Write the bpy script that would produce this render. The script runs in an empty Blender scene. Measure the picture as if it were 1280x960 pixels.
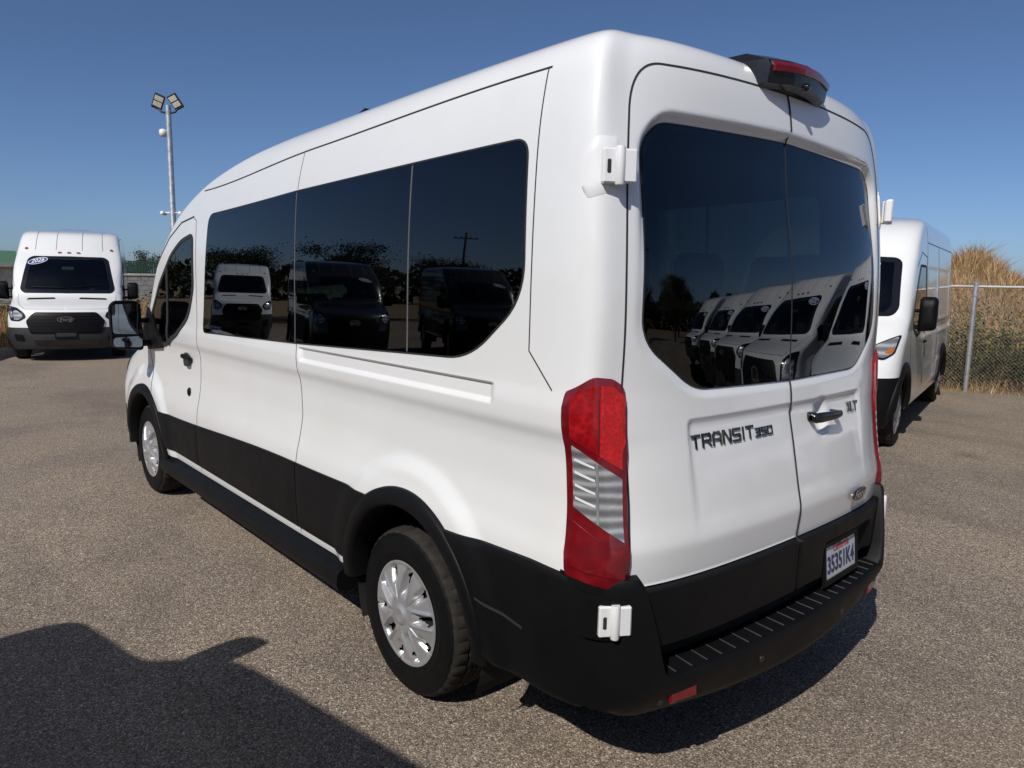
import bpy, math, random
import numpy as np
from mathutils import Vector, Matrix

R = math.radians
SC = bpy.context.scene
COL = SC.collection
rng = np.random.default_rng(7)
random.seed(7)

# ------------------------------------------------------------------ camera
CAM = np.array([-2.576, -1.279, 1.744])
YAW, PITCH, ROLL, FPX = 0.715, -0.140, 0.018, 922.0
def cam_axes():
    cy, sy, cp, sp = math.cos(YAW), math.sin(YAW), math.cos(PITCH), math.sin(PITCH)
    fw = np.array([sy*cp, cy*cp, sp]); r = np.array([cy, -sy, 0.0]); u = np.cross(r, fw)
    c, s = math.cos(ROLL), math.sin(ROLL)
    return c*r + s*u, -s*r + c*u, fw
cr, cu, cf = cam_axes()
cd = bpy.data.cameras.new('camera')
cd.sensor_width = 36.0; cd.lens = FPX/1280*36.0; cd.clip_start = 0.05; cd.clip_end = 3000
co = bpy.data.objects.new('camera', cd); COL.objects.link(co)
co.matrix_world = Matrix(((cr[0], cu[0], -cf[0], CAM[0]), (cr[1], cu[1], -cf[1], CAM[1]), (cr[2], cu[2], -cf[2], CAM[2]), (0, 0, 0, 1)))
SC.camera = co

# ------------------------------------------------------------------ sky and sun
LIGHT = np.array([1.0, 0.40, -1.0])            # direction the sunlight travels
LIGHT /= np.linalg.norm(LIGHT)
ELEV = math.asin(-LIGHT[2]); ROT = math.atan2(-LIGHT[0], -LIGHT[1])
W = bpy.data.worlds.new('World'); SC.world = W; W.use_nodes = True
wt = W.node_tree; wt.nodes.clear()
wo = wt.nodes.new('ShaderNodeOutputWorld'); wb = wt.nodes.new('ShaderNodeBackground'); ws = wt.nodes.new('ShaderNodeTexSky')
ws.sky_type = 'NISHITA'; ws.sun_disc = False; ws.sun_elevation = ELEV; ws.sun_rotation = ROT
ws.air_density = 0.6; ws.dust_density = 0.9; ws.ozone_density = 6.0; ws.altitude = 0
wb.inputs['Strength'].default_value = 0.092
wt.links.new(ws.outputs[0], wb.inputs[0]); wt.links.new(wb.outputs[0], wo.inputs[0])
sd = bpy.data.lights.new('sun', 'SUN'); sd.energy = 4.0; sd.angle = R(0.53); sd.color = (1.0, 0.955, 0.89)
so = bpy.data.objects.new('sun', sd); COL.objects.link(so); so.location = (-20, -6, 20)
so.rotation_euler = Vector(LIGHT).to_track_quat('-Z', 'Y').to_euler()
vs = SC.view_settings
vs.view_transform = 'Standard'; vs.look = 'None'; vs.gamma = 1.0; vs.use_curve_mapping = False; vs.exposure = 0.0
SC.cycles.max_bounces = 10; SC.cycles.transparent_max_bounces = 12
SC.cycles.caustics_reflective = False; SC.cycles.caustics_refractive = False

# ------------------------------------------------------------------ materials
def newmat(name):
    m = bpy.data.materials.new(name); m.use_nodes = True
    t = m.node_tree; t.nodes.clear()
    o = t.nodes.new('ShaderNodeOutputMaterial')
    return m, t, o
def N(t, typ, **kw):
    n = t.nodes.new(typ)
    for k, v in kw.items():
        if k.startswith('i_'):
            n.inputs[k[2:].replace('_', ' ')].default_value = v
        else:
            setattr(n, k, v)
    return n
def L(t, a, b): t.links.new(a, b)
def c4(c): return (c[0], c[1], c[2], 1.0)
def ramp(t, fac, stops, interp='LINEAR'):
    n = t.nodes.new('ShaderNodeValToRGB'); n.color_ramp.interpolation = interp
    e = n.color_ramp.elements
    while len(e) < len(stops): e.new(0.5)
    for i, (p, c) in enumerate(stops):
        e[i].position = p; e[i].color = c4(c) if not isinstance(c, (int, float)) else (c, c, c, 1)
    L(t, fac, n.inputs[0]); return n
def coords(t, scale=1.0, kind='Object'):
    tc = N(t, 'ShaderNodeTexCoord'); mp = N(t, 'ShaderNodeMapping')
    mp.inputs['Scale'].default_value = (scale,)*3 if isinstance(scale, (int, float)) else scale
    L(t, tc.outputs[kind], mp.inputs['Vector']); return mp.outputs[0]
def pbr(name, col, rough=0.5, metal=0.0, coat=0.0, coat_rough=0.03, var=0.0, vscale=8.0, bump=0.0, bscale=200.0, rvar=0.0, spec=0.5, ior=None):
    m, t, o = newmat(name)
    b = N(t, 'ShaderNodeBsdfPrincipled')
    b.inputs['Base Color'].default_value = c4(col); b.inputs['Roughness'].default_value = rough
    b.inputs['Metallic'].default_value = metal; b.inputs['Coat Weight'].default_value = coat
    b.inputs['Coat Roughness'].default_value = coat_rough; b.inputs['Specular IOR Level'].default_value = spec
    v = coords(t)
    if var > 0:
        n = N(t, 'ShaderNodeTexNoise', i_Scale=vscale, i_Detail=5.0, i_Roughness=0.6); L(t, v, n.inputs['Vector'])
        lo = tuple(max(0, x*(1-var)) for x in col); hi = tuple(min(1, x*(1+var)) for x in col)
        r = ramp(t, n.outputs['Fac'], [(0.3, lo), (0.7, hi)]); L(t, r.outputs[0], b.inputs['Base Color'])
    if rvar > 0:
        n = N(t, 'ShaderNodeTexNoise', i_Scale=5.0, i_Detail=6.0, i_Roughness=0.65); L(t, v, n.inputs['Vector'])
        mr = N(t, 'ShaderNodeMapRange'); mr.inputs[3].default_value = max(0, rough-rvar); mr.inputs[4].default_value = rough+rvar
        mr.inputs[1].default_value = 0.3; mr.inputs[2].default_value = 0.7
        L(t, n.outputs['Fac'], mr.inputs[0]); L(t, mr.outputs[0], b.inputs['Roughness'])
    if bump > 0:
        n = N(t, 'ShaderNodeTexNoise', i_Scale=bscale, i_Detail=3.0); L(t, v, n.inputs['Vector'])
        bp = N(t, 'ShaderNodeBump'); bp.inputs['Strength'].default_value = bump; bp.inputs['Distance'].default_value = 0.002
        L(t, n.outputs['Fac'], bp.inputs['Height']); L(t, bp.outputs[0], b.inputs['Normal'])
    L(t, b.outputs[0], o.inputs[0])
    return m
def glass(name, tint, ior=1.55, refl=(1, 1, 1)):
    m, t, o = newmat(name)
    fr = N(t, 'ShaderNodeFresnel'); fr.inputs['IOR'].default_value = ior
    tr = N(t, 'ShaderNodeBsdfTransparent'); tr.inputs[0].default_value = c4(tint)
    gl = N(t, 'ShaderNodeBsdfGlossy'); gl.inputs['Roughness'].default_value = 0.0; gl.inputs['Color'].default_value = c4(refl)
    mx = N(t, 'ShaderNodeMixShader')
    L(t, fr.outputs[0], mx.inputs[0]); L(t, tr.outputs[0], mx.inputs[1]); L(t, gl.outputs[0], mx.inputs[2]); L(t, mx.outputs[0], o.inputs[0])
    return m
def paint(name, col, rough=0.32):
    m, t, o = newmat(name)
    b = N(t, 'ShaderNodeBsdfPrincipled'); b.inputs['Roughness'].default_value = rough
    b.inputs['Coat Weight'].default_value = 1.0; b.inputs['Coat Roughness'].default_value = 0.025; b.inputs['Specular IOR Level'].default_value = 0.3
    v = coords(t)
    n = N(t, 'ShaderNodeTexNoise', i_Scale=2.2, i_Detail=7.0, i_Roughness=0.62); L(t, v, n.inputs['Vector'])
    dust = tuple(c*0.965 for c in col); dust = (dust[0], dust[1]*0.995, dust[2]*0.975)
    r = ramp(t, n.outputs['Fac'], [(0.38, col), (0.72, dust)]); L(t, r.outputs[0], b.inputs['Base Color'])
    n2 = N(t, 'ShaderNodeTexNoise', i_Scale=900.0, i_Detail=1.0); L(t, v, n2.inputs['Vector'])
    bp = N(t, 'ShaderNodeBump'); bp.inputs['Strength'].default_value = 0.03; bp.inputs['Distance'].default_value = 0.001
    L(t, n2.outputs['Fac'], bp.inputs['Height']); L(t, bp.outputs[0], b.inputs['Coat Normal'])
    L(t, b.outputs[0], o.inputs[0])
    return m

M = {}
M['white'] = paint('white_paint', (0.77, 0.775, 0.77))
M['black_paint'] = paint('black_paint', (0.012, 0.013, 0.015))
M['grey_paint'] = paint('dark_grey_paint', (0.05, 0.052, 0.056))
M['plastic'] = pbr('black_plastic', (0.0048, 0.0049, 0.0055), 0.50, var=0.2, vscale=3.0, bump=0.25, bscale=700, rvar=0.07, spec=0.18)
M['plastic_grey'] = pbr('grey_plastic', (0.026, 0.026, 0.028), 0.55, var=0.15, bump=0.2, bscale=500, rvar=0.06)
M['gloss_black'] = pbr('gloss_black', (0.008, 0.008, 0.009), 0.12, coat=0.6)
M['gap'] = pbr('panel_gap', (0.02, 0.02, 0.021), 0.8, var=0.1)
M['gap_soft'] = pbr('panel_gap_soft', (0.10, 0.10, 0.10), 0.7, var=0.1)
M['rubber'] = pbr('tyre_rubber', (0.0050, 0.0050, 0.0050), 0.60, var=0.25, vscale=14, bump=0.3, bscale=300, rvar=0.1, spec=0.14)
M['tread'] = pbr('dusty_tread', (0.026, 0.0235, 0.0205), 0.85, var=0.45, vscale=20, bump=0.3, bscale=250, spec=0.2)
M['liner'] = pbr('wheel_liner', (0.010, 0.010, 0.010), 0.9, var=0.2)
M['silver'] = pbr('wheel_silver', (0.48, 0.48, 0.485), 0.36, metal=0.6, coat=0.2, coat_rough=0.1, var=0.08, rvar=0.06)
M['chrome'] = pbr('chrome', (0.8, 0.8, 0.8), 0.12, metal=1.0, var=0.03)
M['privacy'] = glass('privacy_glass', (0.085, 0.115, 0.108), 1.62, (0.92, 0.96, 1.0))
M['clear'] = glass('clear_glass', (0.60, 0.72, 0.66), 1.52)
M['mirror'] = pbr('mirror_glass', (0.20, 0.25, 0.30), 0.015, metal=1.0, var=0.01)
M['interior'] = pbr('interior_trim', (0.055, 0.055, 0.058), 0.8, var=0.15)
M['headliner'] = pbr('headliner', (0.16, 0.155, 0.15), 0.9, var=0.1)
M['seat'] = pbr('seat_cloth', (0.035, 0.035, 0.038), 0.9, var=0.3, bump=0.3, bscale=300)
M['galv'] = pbr('galvanised_steel', (0.50, 0.51, 0.52), 0.42, metal=0.7, var=0.25, vscale=9, rvar=0.12)
M['rail'] = pbr('pale_rail', (0.62, 0.60, 0.56), 0.5, metal=0.3, var=0.2)
M['badge'] = pbr('badge_black', (0.012, 0.012, 0.013), 0.22, coat=0.5)
M['badge_white'] = pbr('badge_white', (0.75, 0.75, 0.74), 0.35)
M['sensor'] = pbr('sensor', (0.02, 0.02, 0.02), 0.3)
def lens_red(name, col, scale):
    m, t, o = newmat(name)
    b = N(t, 'ShaderNodeBsdfPrincipled'); b.inputs['Coat Weight'].default_value = 1.0; b.inputs['Coat Roughness'].default_value = 0.02
    b.inputs['Roughness'].default_value = 0.35
    v = coords(t, (1, 1, 1))
    w = N(t, 'ShaderNodeTexVoronoi', i_Scale=scale); L(t, v, w.inputs['Vector'])
    n = N(t, 'ShaderNodeTexNoise', i_Scale=16.0, i_Detail=2.0); L(t, v, n.inputs['Vector'])
    mu = N(t, 'ShaderNodeMath', operation='MULTIPLY'); L(t, w.outputs['Distance'], mu.inputs[0]); L(t, n.outputs['Fac'], mu.inputs[1])
    r = ramp(t, mu.outputs[0], [(0.0, tuple(c*0.72 for c in col)), (0.25, col), (0.5, tuple(min(1, c*1.35+0.003) for c in col))]); L(t, r.outputs[0], b.inputs['Base Color'])
    bp = N(t, 'ShaderNodeBump'); bp.inputs['Strength'].default_value = 0.22; bp.inputs['Distance'].default_value = 0.003
    L(t, w.outputs['Distance'], bp.inputs['Height']); L(t, bp.outputs[0], b.inputs['Normal'])
    L(t, b.outputs[0], o.inputs[0]); return m
M['lens_red'] = lens_red('red_lens', (0.52, 0.004, 0.008), 90)
M['lens_mid'] = lens_red('mid_red_lens', (0.30, 0.003, 0.007), 60)
M['lens_dark'] = lens_red('dark_red_lens', (0.15, 0.002, 0.006), 20)
def lens_clear(name, bands):
    m, t, o = newmat(name)
    b = N(t, 'ShaderNodeBsdfPrincipled'); b.inputs['Metallic'].default_value = 0.35
    b.inputs['Coat Weight'].default_value = 1.0; b.inputs['Coat Roughness'].default_value = 0.02; b.inputs['Roughness'].default_value = 0.2
    v = coords(t)
    w = N(t, 'ShaderNodeTexWave', i_Scale=bands, i_Distortion=1.5, bands_direction='Z'); L(t, v, w.inputs['Vector'])
    vo = N(t, 'ShaderNodeTexVoronoi', i_Scale=110.0); L(t, v, vo.inputs['Vector'])
    r = ramp(t, w.outputs['Fac'], [(0.1, (0.20, 0.20, 0.21)), (0.6, (0.33, 0.33, 0.34)), (1.0, (0.55, 0.55, 0.56))]); L(t, r.outputs[0], b.inputs['Base Color'])
    ad = N(t, 'ShaderNodeMath', operation='ADD'); L(t, w.outputs['Fac'], ad.inputs[0]); L(t, vo.outputs['Distance'], ad.inputs[1])
    bp = N(t, 'ShaderNodeBump'); bp.inputs['Strength'].default_value = 0.16; bp.inputs['Distance'].default_value = 0.004
    L(t, ad.outputs[0], bp.inputs['Height']); L(t, bp.outputs[0], b.inputs['Normal'])
    L(t, b.outputs[0], o.inputs[0]); return m
M['lens_clear'] = lens_clear('clear_lens', 9.0)
M['lamp_inner'] = lens_clear('headlamp_reflector', 4.0)
M['amber'] = pbr('amber_lens', (0.30, 0.10, 0.01), 0.2, coat=1.0, var=0.2)
M['orange'] = pbr('amber_reflector', (0.45, 0.12, 0.01), 0.3, coat=0.6)
M['sticker_blue'] = pbr('sticker_blue', (0.02, 0.035, 0.25), 0.5)
M['sticker_white'] = pbr('sticker_white', (0.70, 0.72, 0.70), 0.6)
M['sticker_green'] = pbr('sticker_pale_green', (0.42, 0.60, 0.50), 0.6)
M['led'] = pbr('led_panel', (0.72, 0.68, 0.58), 0.4, var=0.1)

# ------------------------------------------------------------------ mesh helpers
def mkobj(name, V, F, mat, parent=None, smooth=True, normals=None, loc=None, rot=None):
    me = bpy.data.meshes.new(name)
    V = np.asarray(V, dtype=float)
    me.from_pydata(V.tolist(), [], F.tolist() if isinstance(F, np.ndarray) else F)
    if mat is not None: me.materials.append(mat)
    if smooth and len(me.polygons): me.polygons.foreach_set('use_smooth', np.ones(len(me.polygons), dtype=bool))
    me.update()
    if normals is not None: me.normals_split_custom_set_from_vertices(np.asarray(normals).tolist())
    o = bpy.data.objects.new(name, me); COL.objects.link(o)
    if parent is not None: o.parent = parent
    if loc is not None: o.location = loc
    if rot is not None: o.rotation_euler = rot
    return o
def empty(name, loc=(0, 0, 0), rz=0.0, label=None, cat=None, group=None):
    o = bpy.data.objects.new(name, None); COL.objects.link(o); o.location = loc; o.rotation_euler = (0, 0, rz)
    o.empty_display_size = 0.2
    tag(o, label, cat, group); return o
def tag(o, label=None, cat=None, group=None, kind=None):
    if label: o['label'] = label
    if cat: o['category'] = cat
    if group: o['group'] = group
    if kind: o['kind'] = kind
    return o
def copy_tree(o, parent=None, swap=None):
    c = o.copy(); COL.objects.link(c); c.parent = parent
    if swap and c.type == 'MESH':
        for i, s in enumerate(c.material_slots):
            if s.material and s.material.name in swap:
                nm = swap[s.material.name]; s.link = 'OBJECT'; s.material = nm
    for ch in list(o.children): copy_tree(ch, c, swap)
    return c
class MB:
    def __init__(s): s.v = []; s.f = []
    def add(s, V, F):
        n = len(s.v); s.v.extend([tuple(p) for p in V]); s.f.extend([tuple(i+n for i in f) for f in F]); return s
    def box(s, lo, hi):
        x0, y0, z0 = lo; x1, y1, z1 = hi
        V = [(x0, y0, z0), (x1, y0, z0), (x1, y1, z0), (x0, y1, z0), (x0, y0, z1), (x1, y0, z1), (x1, y1, z1), (x0, y1, z1)]
        return s.add(V, [(0, 3, 2, 1), (4, 5, 6, 7), (0, 1, 5, 4), (1, 2, 6, 5), (2, 3, 7, 6), (3, 0, 4, 7)])
    def rbox(s, lo, hi, b=0.01):
        """box with chamfered edges"""
        lo = np.array(lo, float); hi = np.array(hi, float); b = min(b, *(0.49*(hi-lo)))
        V = []; idx = {}
        for ix in (0, 1):
            for iy in (0, 1):
                for iz in (0, 1):
                    for ax in range(3):
                        p = np.array([hi[0] if ix else lo[0], hi[1] if iy else lo[1], hi[2] if iz else lo[2]])
                        for k, i in enumerate((ix, iy, iz)):
                            if k != ax: p[k] += -b if i else b
                        idx[(ix, iy, iz, ax)] = len(V); V.append(p)
        F = []
        for ax in range(3):
            o1, o2 = [k for k in range(3) if k != ax]
            for sgn in (0, 1):
                q = []
                for a, c in ((0, 0), (1, 0), (1, 1), (0, 1)):
                    t = [0, 0, 0]; t[ax] = sgn; t[o1] = a; t[o2] = c; q.append(idx[(*t, ax)])
                flip = (sgn == 0) ^ (ax == 1)
                F.append(q[::-1] if flip else q)
            for a in (0, 1):
                for c in (0, 1):
                    t0 = [0, 0, 0]; t0[o1] = a; t0[o2] = c; t1 = list(t0); t1[ax] = 1
                    F.append((idx[(*t0, o1)], idx[(*t1, o1)], idx[(*t1, o2)], idx[(*t0, o2)]))
        for ix in (0, 1):
            for iy in (0, 1):
                for iz in (0, 1):
                    F.append(tuple(idx[(ix, iy, iz, ax)] for ax in range(3)))
        C = (lo+hi)/2; V = np.array(V); G = []
        for f in F:
            p = V[list(f)]; n = np.cross(p[1]-p[0], p[2]-p[0])
            G.append(f if n @ (p.mean(0)-C) > 0 else tuple(f[::-1]))
        return s.add(V, G)
    def tube(s, pts, r, n=8, cap=True):
        pts = np.asarray(pts, float); r = np.broadcast_to(np.asarray(r, float), (len(pts),))
        V = []; prev = None
        for i, p in enumerate(pts):
            d = pts[min(i+1, len(pts)-1)]-pts[max(i-1, 0)]; d = d/(np.linalg.norm(d)+1e-12)
            a = np.cross(d, [0, 0, 1.0]) if prev is None else prev - d*(prev@d)
            if np.linalg.norm(a) < 1e-6: a = np.cross(d, [1.0, 0, 0])
            a = a/np.linalg.norm(a); b = np.cross(d, a); prev = a
            for k in range(n):
                q = 2*math.pi*k/n; V.append(p + r[i]*(math.cos(q)*a + math.sin(q)*b))
        F = [(i*n+k, i*n+(k+1) % n, (i+1)*n+(k+1) % n, (i+1)*n+k) for i in range(len(pts)-1) for k in range(n)]
        if cap: F += [tuple(range(n))[::-1], tuple((len(pts)-1)*n+k for k in range(n))]
        return s.add(V, F)
    def lathe(s, prof, n=32, axis='z', c=(0, 0, 0), cap=False):
        """prof: list of (r, h); axis along h"""
        V = []
        for (r, h) in prof:
            for k in range(n):
                q = 2*math.pi*k/n; a, b = r*math.cos(q), r*math.sin(q)
                V.append((a+c[0], b+c[1], h+c[2]) if axis == 'z' else ((h+c[0], a+c[1], b+c[2]) if axis == 'x' else (a+c[0], h+c[1], b+c[2])))
        F = [(i*n+k, i*n+(k+1) % n, (i+1)*n+(k+1) % n, (i+1)*n+k) for i in range(len(prof)-1) for k in range(n)]
        if cap: F += [tuple(range(n))[::-1], tuple((len(prof)-1)*n+k for k in range(n))]
        return s.add(V, F)
    def prism(s, poly, fn0, fn1):
        """poly of 2D points -> two 3D loops via fn0, fn1"""
        n = len(poly); V = [fn0(*p) for p in poly] + [fn1(*p) for p in poly]
        F = [tuple(range(n))[::-1], tuple(range(n, 2*n))] + [(i, (i+1) % n, n+(i+1) % n, n+i) for i in range(n)]
        return s.add(V, F)
    def build(s, name, mat, parent=None, smooth=False, **kw): return mkobj(name, s.v, s.f, mat, parent, smooth, **kw)
def autosmooth(o, ang=35):
    me = o.data
    me.polygons.foreach_set('use_smooth', np.ones(len(me.polygons), dtype=bool))
    me.set_sharp_from_angle(angle=R(ang)); return o
def pchip(xs, ys):
    xs = np.array(xs, float); ys = np.array(ys, float); h = np.diff(xs); d = np.diff(ys)/h
    m = np.zeros_like(xs)
    for i in range(1, len(xs)-1):
        if d[i-1]*d[i] > 0:
            w1 = 2*h[i]+h[i-1]; w2 = h[i]+2*h[i-1]; m[i] = (w1+w2)/(w1/d[i-1]+w2/d[i])
    m[0] = d[0]; m[-1] = d[-1]
    def f(x):
        x = np.clip(np.asarray(x, float), xs[0], xs[-1]); i = np.clip(np.searchsorted(xs, x)-1, 0, len(h)-1)
        t = (x-xs[i])/h[i]; t2 = t*t; t3 = t2*t
        return (2*t3-3*t2+1)*ys[i]+(t3-2*t2+t)*h[i]*m[i]+(-2*t3+3*t2)*ys[i+1]+(t3-t2)*h[i]*m[i+1]
    return f
def tab(pairs): return pchip([p[0] for p in pairs], [p[1] for p in pairs])
def sstep(a, b, x):
    t = np.clip((np.asarray(x, float)-a)/(b-a), 0, 1); return t*t*(3-2*t)
def round_poly(pts, rad, n=7):
    out = []; m = len(pts)
    rads = rad if hasattr(rad, '__len__') else [rad]*m
    for i in range(m):
        p0, p1, p2 = np.array(pts[i-1], float), np.array(pts[i], float), np.array(pts[(i+1) % m], float)
        a, b = p0-p1, p2-p1; la, lb = np.linalg.norm(a), np.linalg.norm(b); r = min(rads[i], 0.45*la, 0.45*lb)
        if r <= 0: out.append(tuple(p1)); continue
        A, B = p1+a/la*r, p1+b/lb*r
        for k in range(n+1):
            t = k/n; q = (1-t)**2*A+2*t*(1-t)*p1+t*t*B; out.append(tuple(q))
    return out
def poly_cols(poly, n):
    P = np.array(poly); u0, u1 = P[:, 0].min(), P[:, 0].max()
    us = u0+(u1-u0)*(0.5-0.5*np.cos(np.linspace(0, math.pi, n)))
    lo, hi = [], []
    for u in us:
        uu = min(max(u, u0+1e-5), u1-1e-5); vs_ = []
        for i in range(len(P)):
            a, b = P[i], P[(i+1) % len(P)]
            if (a[0]-uu)*(b[0]-uu) <= 0 and a[0] != b[0]:
                t = (uu-a[0])/(b[0]-a[0]); vs_.append(a[1]+t*(b[1]-a[1]))
        lo.append(min(vs_)); hi.append(max(vs_))
    return us, np.array(lo), np.array(hi)
def inpoly(y, z, poly):
    y = np.asarray(y); z = np.asarray(z); c = np.zeros(y.shape, bool)
    for i in range(len(poly)):
        (x1, y1), (x2, y2) = poly[i], poly[(i+1) % len(poly)]
        if y1 == y2: continue
        k = ((y1 > z) != (y2 > z)) & (y < (x2-x1)*(z-y1)/(y2-y1)+x1); c ^= k
    return c
def fix_winding(V, F, ref_n):
    f = F[len(F)//2]; p = V[list(f)]; n = np.cross(p[1]-p[0], p[2]-p[0])
    return F if n @ ref_n > 0 else [tuple(q[::-1]) for q in F]
def patch(name, fn, us, lo, hi, nr, off, thick, mat, parent, bevel=0.0):
    """sheet laid on the surface fn(u,v)->P,N with a rim going down by thick"""
    nc = len(us); VV = np.zeros((nc, nr, 3)); NN = np.zeros((nc, nr, 3))
    for j in range(nr):
        v = lo+(hi-lo)*j/(nr-1)
        P, Nn = fn(us, v); VV[:, j] = P; NN[:, j] = Nn
    top = VV+NN*off
    if bevel > 0:
        for sl in ((0, slice(None)), (nc-1, slice(None)), (slice(None), 0), (slice(None), nr-1)): top[sl] = (VV+NN*(off-bevel))[sl]
    V = list(top.reshape(-1, 3)); F = []
    for i in range(nc-1):
        for j in range(nr-1): F.append((i*nr+j, (i+1)*nr+j, (i+1)*nr+j+1, i*nr+j+1))
    loop = [(i, 0) for i in range(nc)]+[(nc-1, j) for j in range(1, nr)]+[(i, nr-1) for i in range(nc-2, -1, -1)]+[(0, j) for j in range(nr-2, 0, -1)]
    base = len(V)
    for (i, j) in loop: V.append(VV[i, j]+NN[i, j]*(off-thick))
    nl = len(loop)
    for k in range(nl):
        a = loop[k]; b = loop[(k+1) % nl]
        F.append((a[0]*nr+a[1], base+k, base+(k+1) % nl, b[0]*nr+b[1]))
    V = np.array(V)
    c = NN[nc//2, nr//2]
    f = F[((nc-1)//2)*(nr-1)+(nr-1)//2]; n = np.cross(V[f[1]]-V[f[0]], V[f[2]]-V[f[0]])
    if n @ c < 0: F = [tuple(q[::-1]) for q in F]
    o = mkobj(name, V, F, mat, parent)
    o.data.set_sharp_from_angle(angle=R(40))
    return o
def ribbon(name, pts, nrm, width, mat, parent, off=0.0015, closed=False):
    """thin dark line lying on a surface; pts, nrm arrays"""
    pts = np.asarray(pts, float); nrm = np.asarray(nrm, float); n = len(pts)
    V = []
    for i in range(n):
        d = pts[(i+1) % n if closed else min(i+1, n-1)]-pts[(i-1) if closed else max(i-1, 0)]
        s = np.cross(d, nrm[i]); s /= np.linalg.norm(s)+1e-12
        p = pts[i]+nrm[i]*off
        V += [p-s*width/2-nrm[i]*0.004, p-s*width/2, p+s*width/2, p+s*width/2-nrm[i]*0.004]
    F = []
    for i in range(n if closed else n-1):
        a, b = 4*i, 4*((i+1) % n)
        for k in range(3): F.append((a+k, a+k+1, b+k+1, b+k))
    return mkobj(name, V, F, mat, parent, smooth=False)
def dens(poly, step=0.02, closed=False):
    out = []; m = len(poly)
    for i in range(m if closed else m-1):
        a, b = np.array(poly[i], float), np.array(poly[(i+1) % m], float); k = max(1, int(np.linalg.norm(b-a)/step))
        for j in range(k): out.append(a+(b-a)*j/k)
    if not closed: out.append(np.array(poly[-1], float))
    return np.array(out)
def text_mesh(s, size, extrude=0.0, shear=0.0, sx=1.0, bold=0.0):
    cu_ = bpy.data.curves.new('t', 'FONT'); cu_.body = s; cu_.size = size; cu_.extrude = extrude; cu_.shear = shear; cu_.offset = bold
    cu_.align_x = 'CENTER'; cu_.align_y = 'CENTER'; cu_.resolution_u = 3
    o = bpy.data.objects.new('t', cu_); COL.objects.link(o)
    me = bpy.data.meshes.new_from_object(o); bpy.data.objects.remove(o); bpy.data.curves.remove(cu_)
    V = np.zeros(len(me.vertices)*3); me.vertices.foreach_get('co', V); V = V.reshape(-1, 3); V[:, 0] *= sx
    F = [tuple(p.vertices) for p in me.polygons]; bpy.data.meshes.remove(me)
    return V, F
STROKE = {'T': [[(0, 1), (1, 1)], [(.5, 1), (.5, 0)]], 'R': [[(0, 0), (0, 1), (.9, 1), (1, .9), (1, .55), (.9, .45), (0.05, .45)], [(.5, .45), (1, 0)]],
          'A': [[(0, 0), (0, .8), (.2, 1), (.8, 1), (1, .8), (1, 0)], [(0, .42), (1, .42)]], 'N': [[(0, 0), (0, 1), (.15, 1), (.85, 0), (1, 0), (1, 1)]],
          'S': [[(1, 1), (.1, 1), (0, .9), (0, .58), (.1, .5), (.9, .5), (1, .42), (1, .1), (.9, 0), (0, 0)]], 'I': [[(.5, 0), (.5, 1)]],
          '3': [[(0, 1), (1, 1), (1, 0), (0, 0)], [(.15, .5), (1, .5)]], '5': [[(1, 1), (0, 1), (0, .53), (1, .53), (1, 0), (0, 0)]], '0': [[(0, 0), (0, 1), (1, 1), (1, 0), (0, 0)]],
          'X': [[(0, 0), (1, 1)], [(0, 1), (1, 0)]], 'L': [[(0, 1), (0, 0), (1, 0)]]}
def stroke_text(s, h, wfac, gap, th, depth):
    """blocky raised letters as bars in the x/z plane, rising towards -y"""
    mb = MB(); x = 0.0
    for ch in s:
        if ch == ' ': x += gap*2; continue
        w = h*wfac*(0.22 if ch == 'I' else 1.0)
        for pl in STROKE[ch]:
            for a, b in zip(pl[:-1], pl[1:]):
                A = np.array([x+a[0]*w, a[1]*h]); B = np.array([x+b[0]*w, b[1]*h]); d = (B-A)/np.linalg.norm(B-A); n = np.array([-d[1], d[0]])*th/2; e = d*th/2
                q = [A-e-n, B+e-n, B+e+n, A-e+n]
                mb.prism([tuple(p) for p in q], lambda u, v: (u, 0, v), lambda u, v: (u, -depth, v))
        x += w+gap
    return np.array(mb.v), mb.f, x-gap

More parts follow.
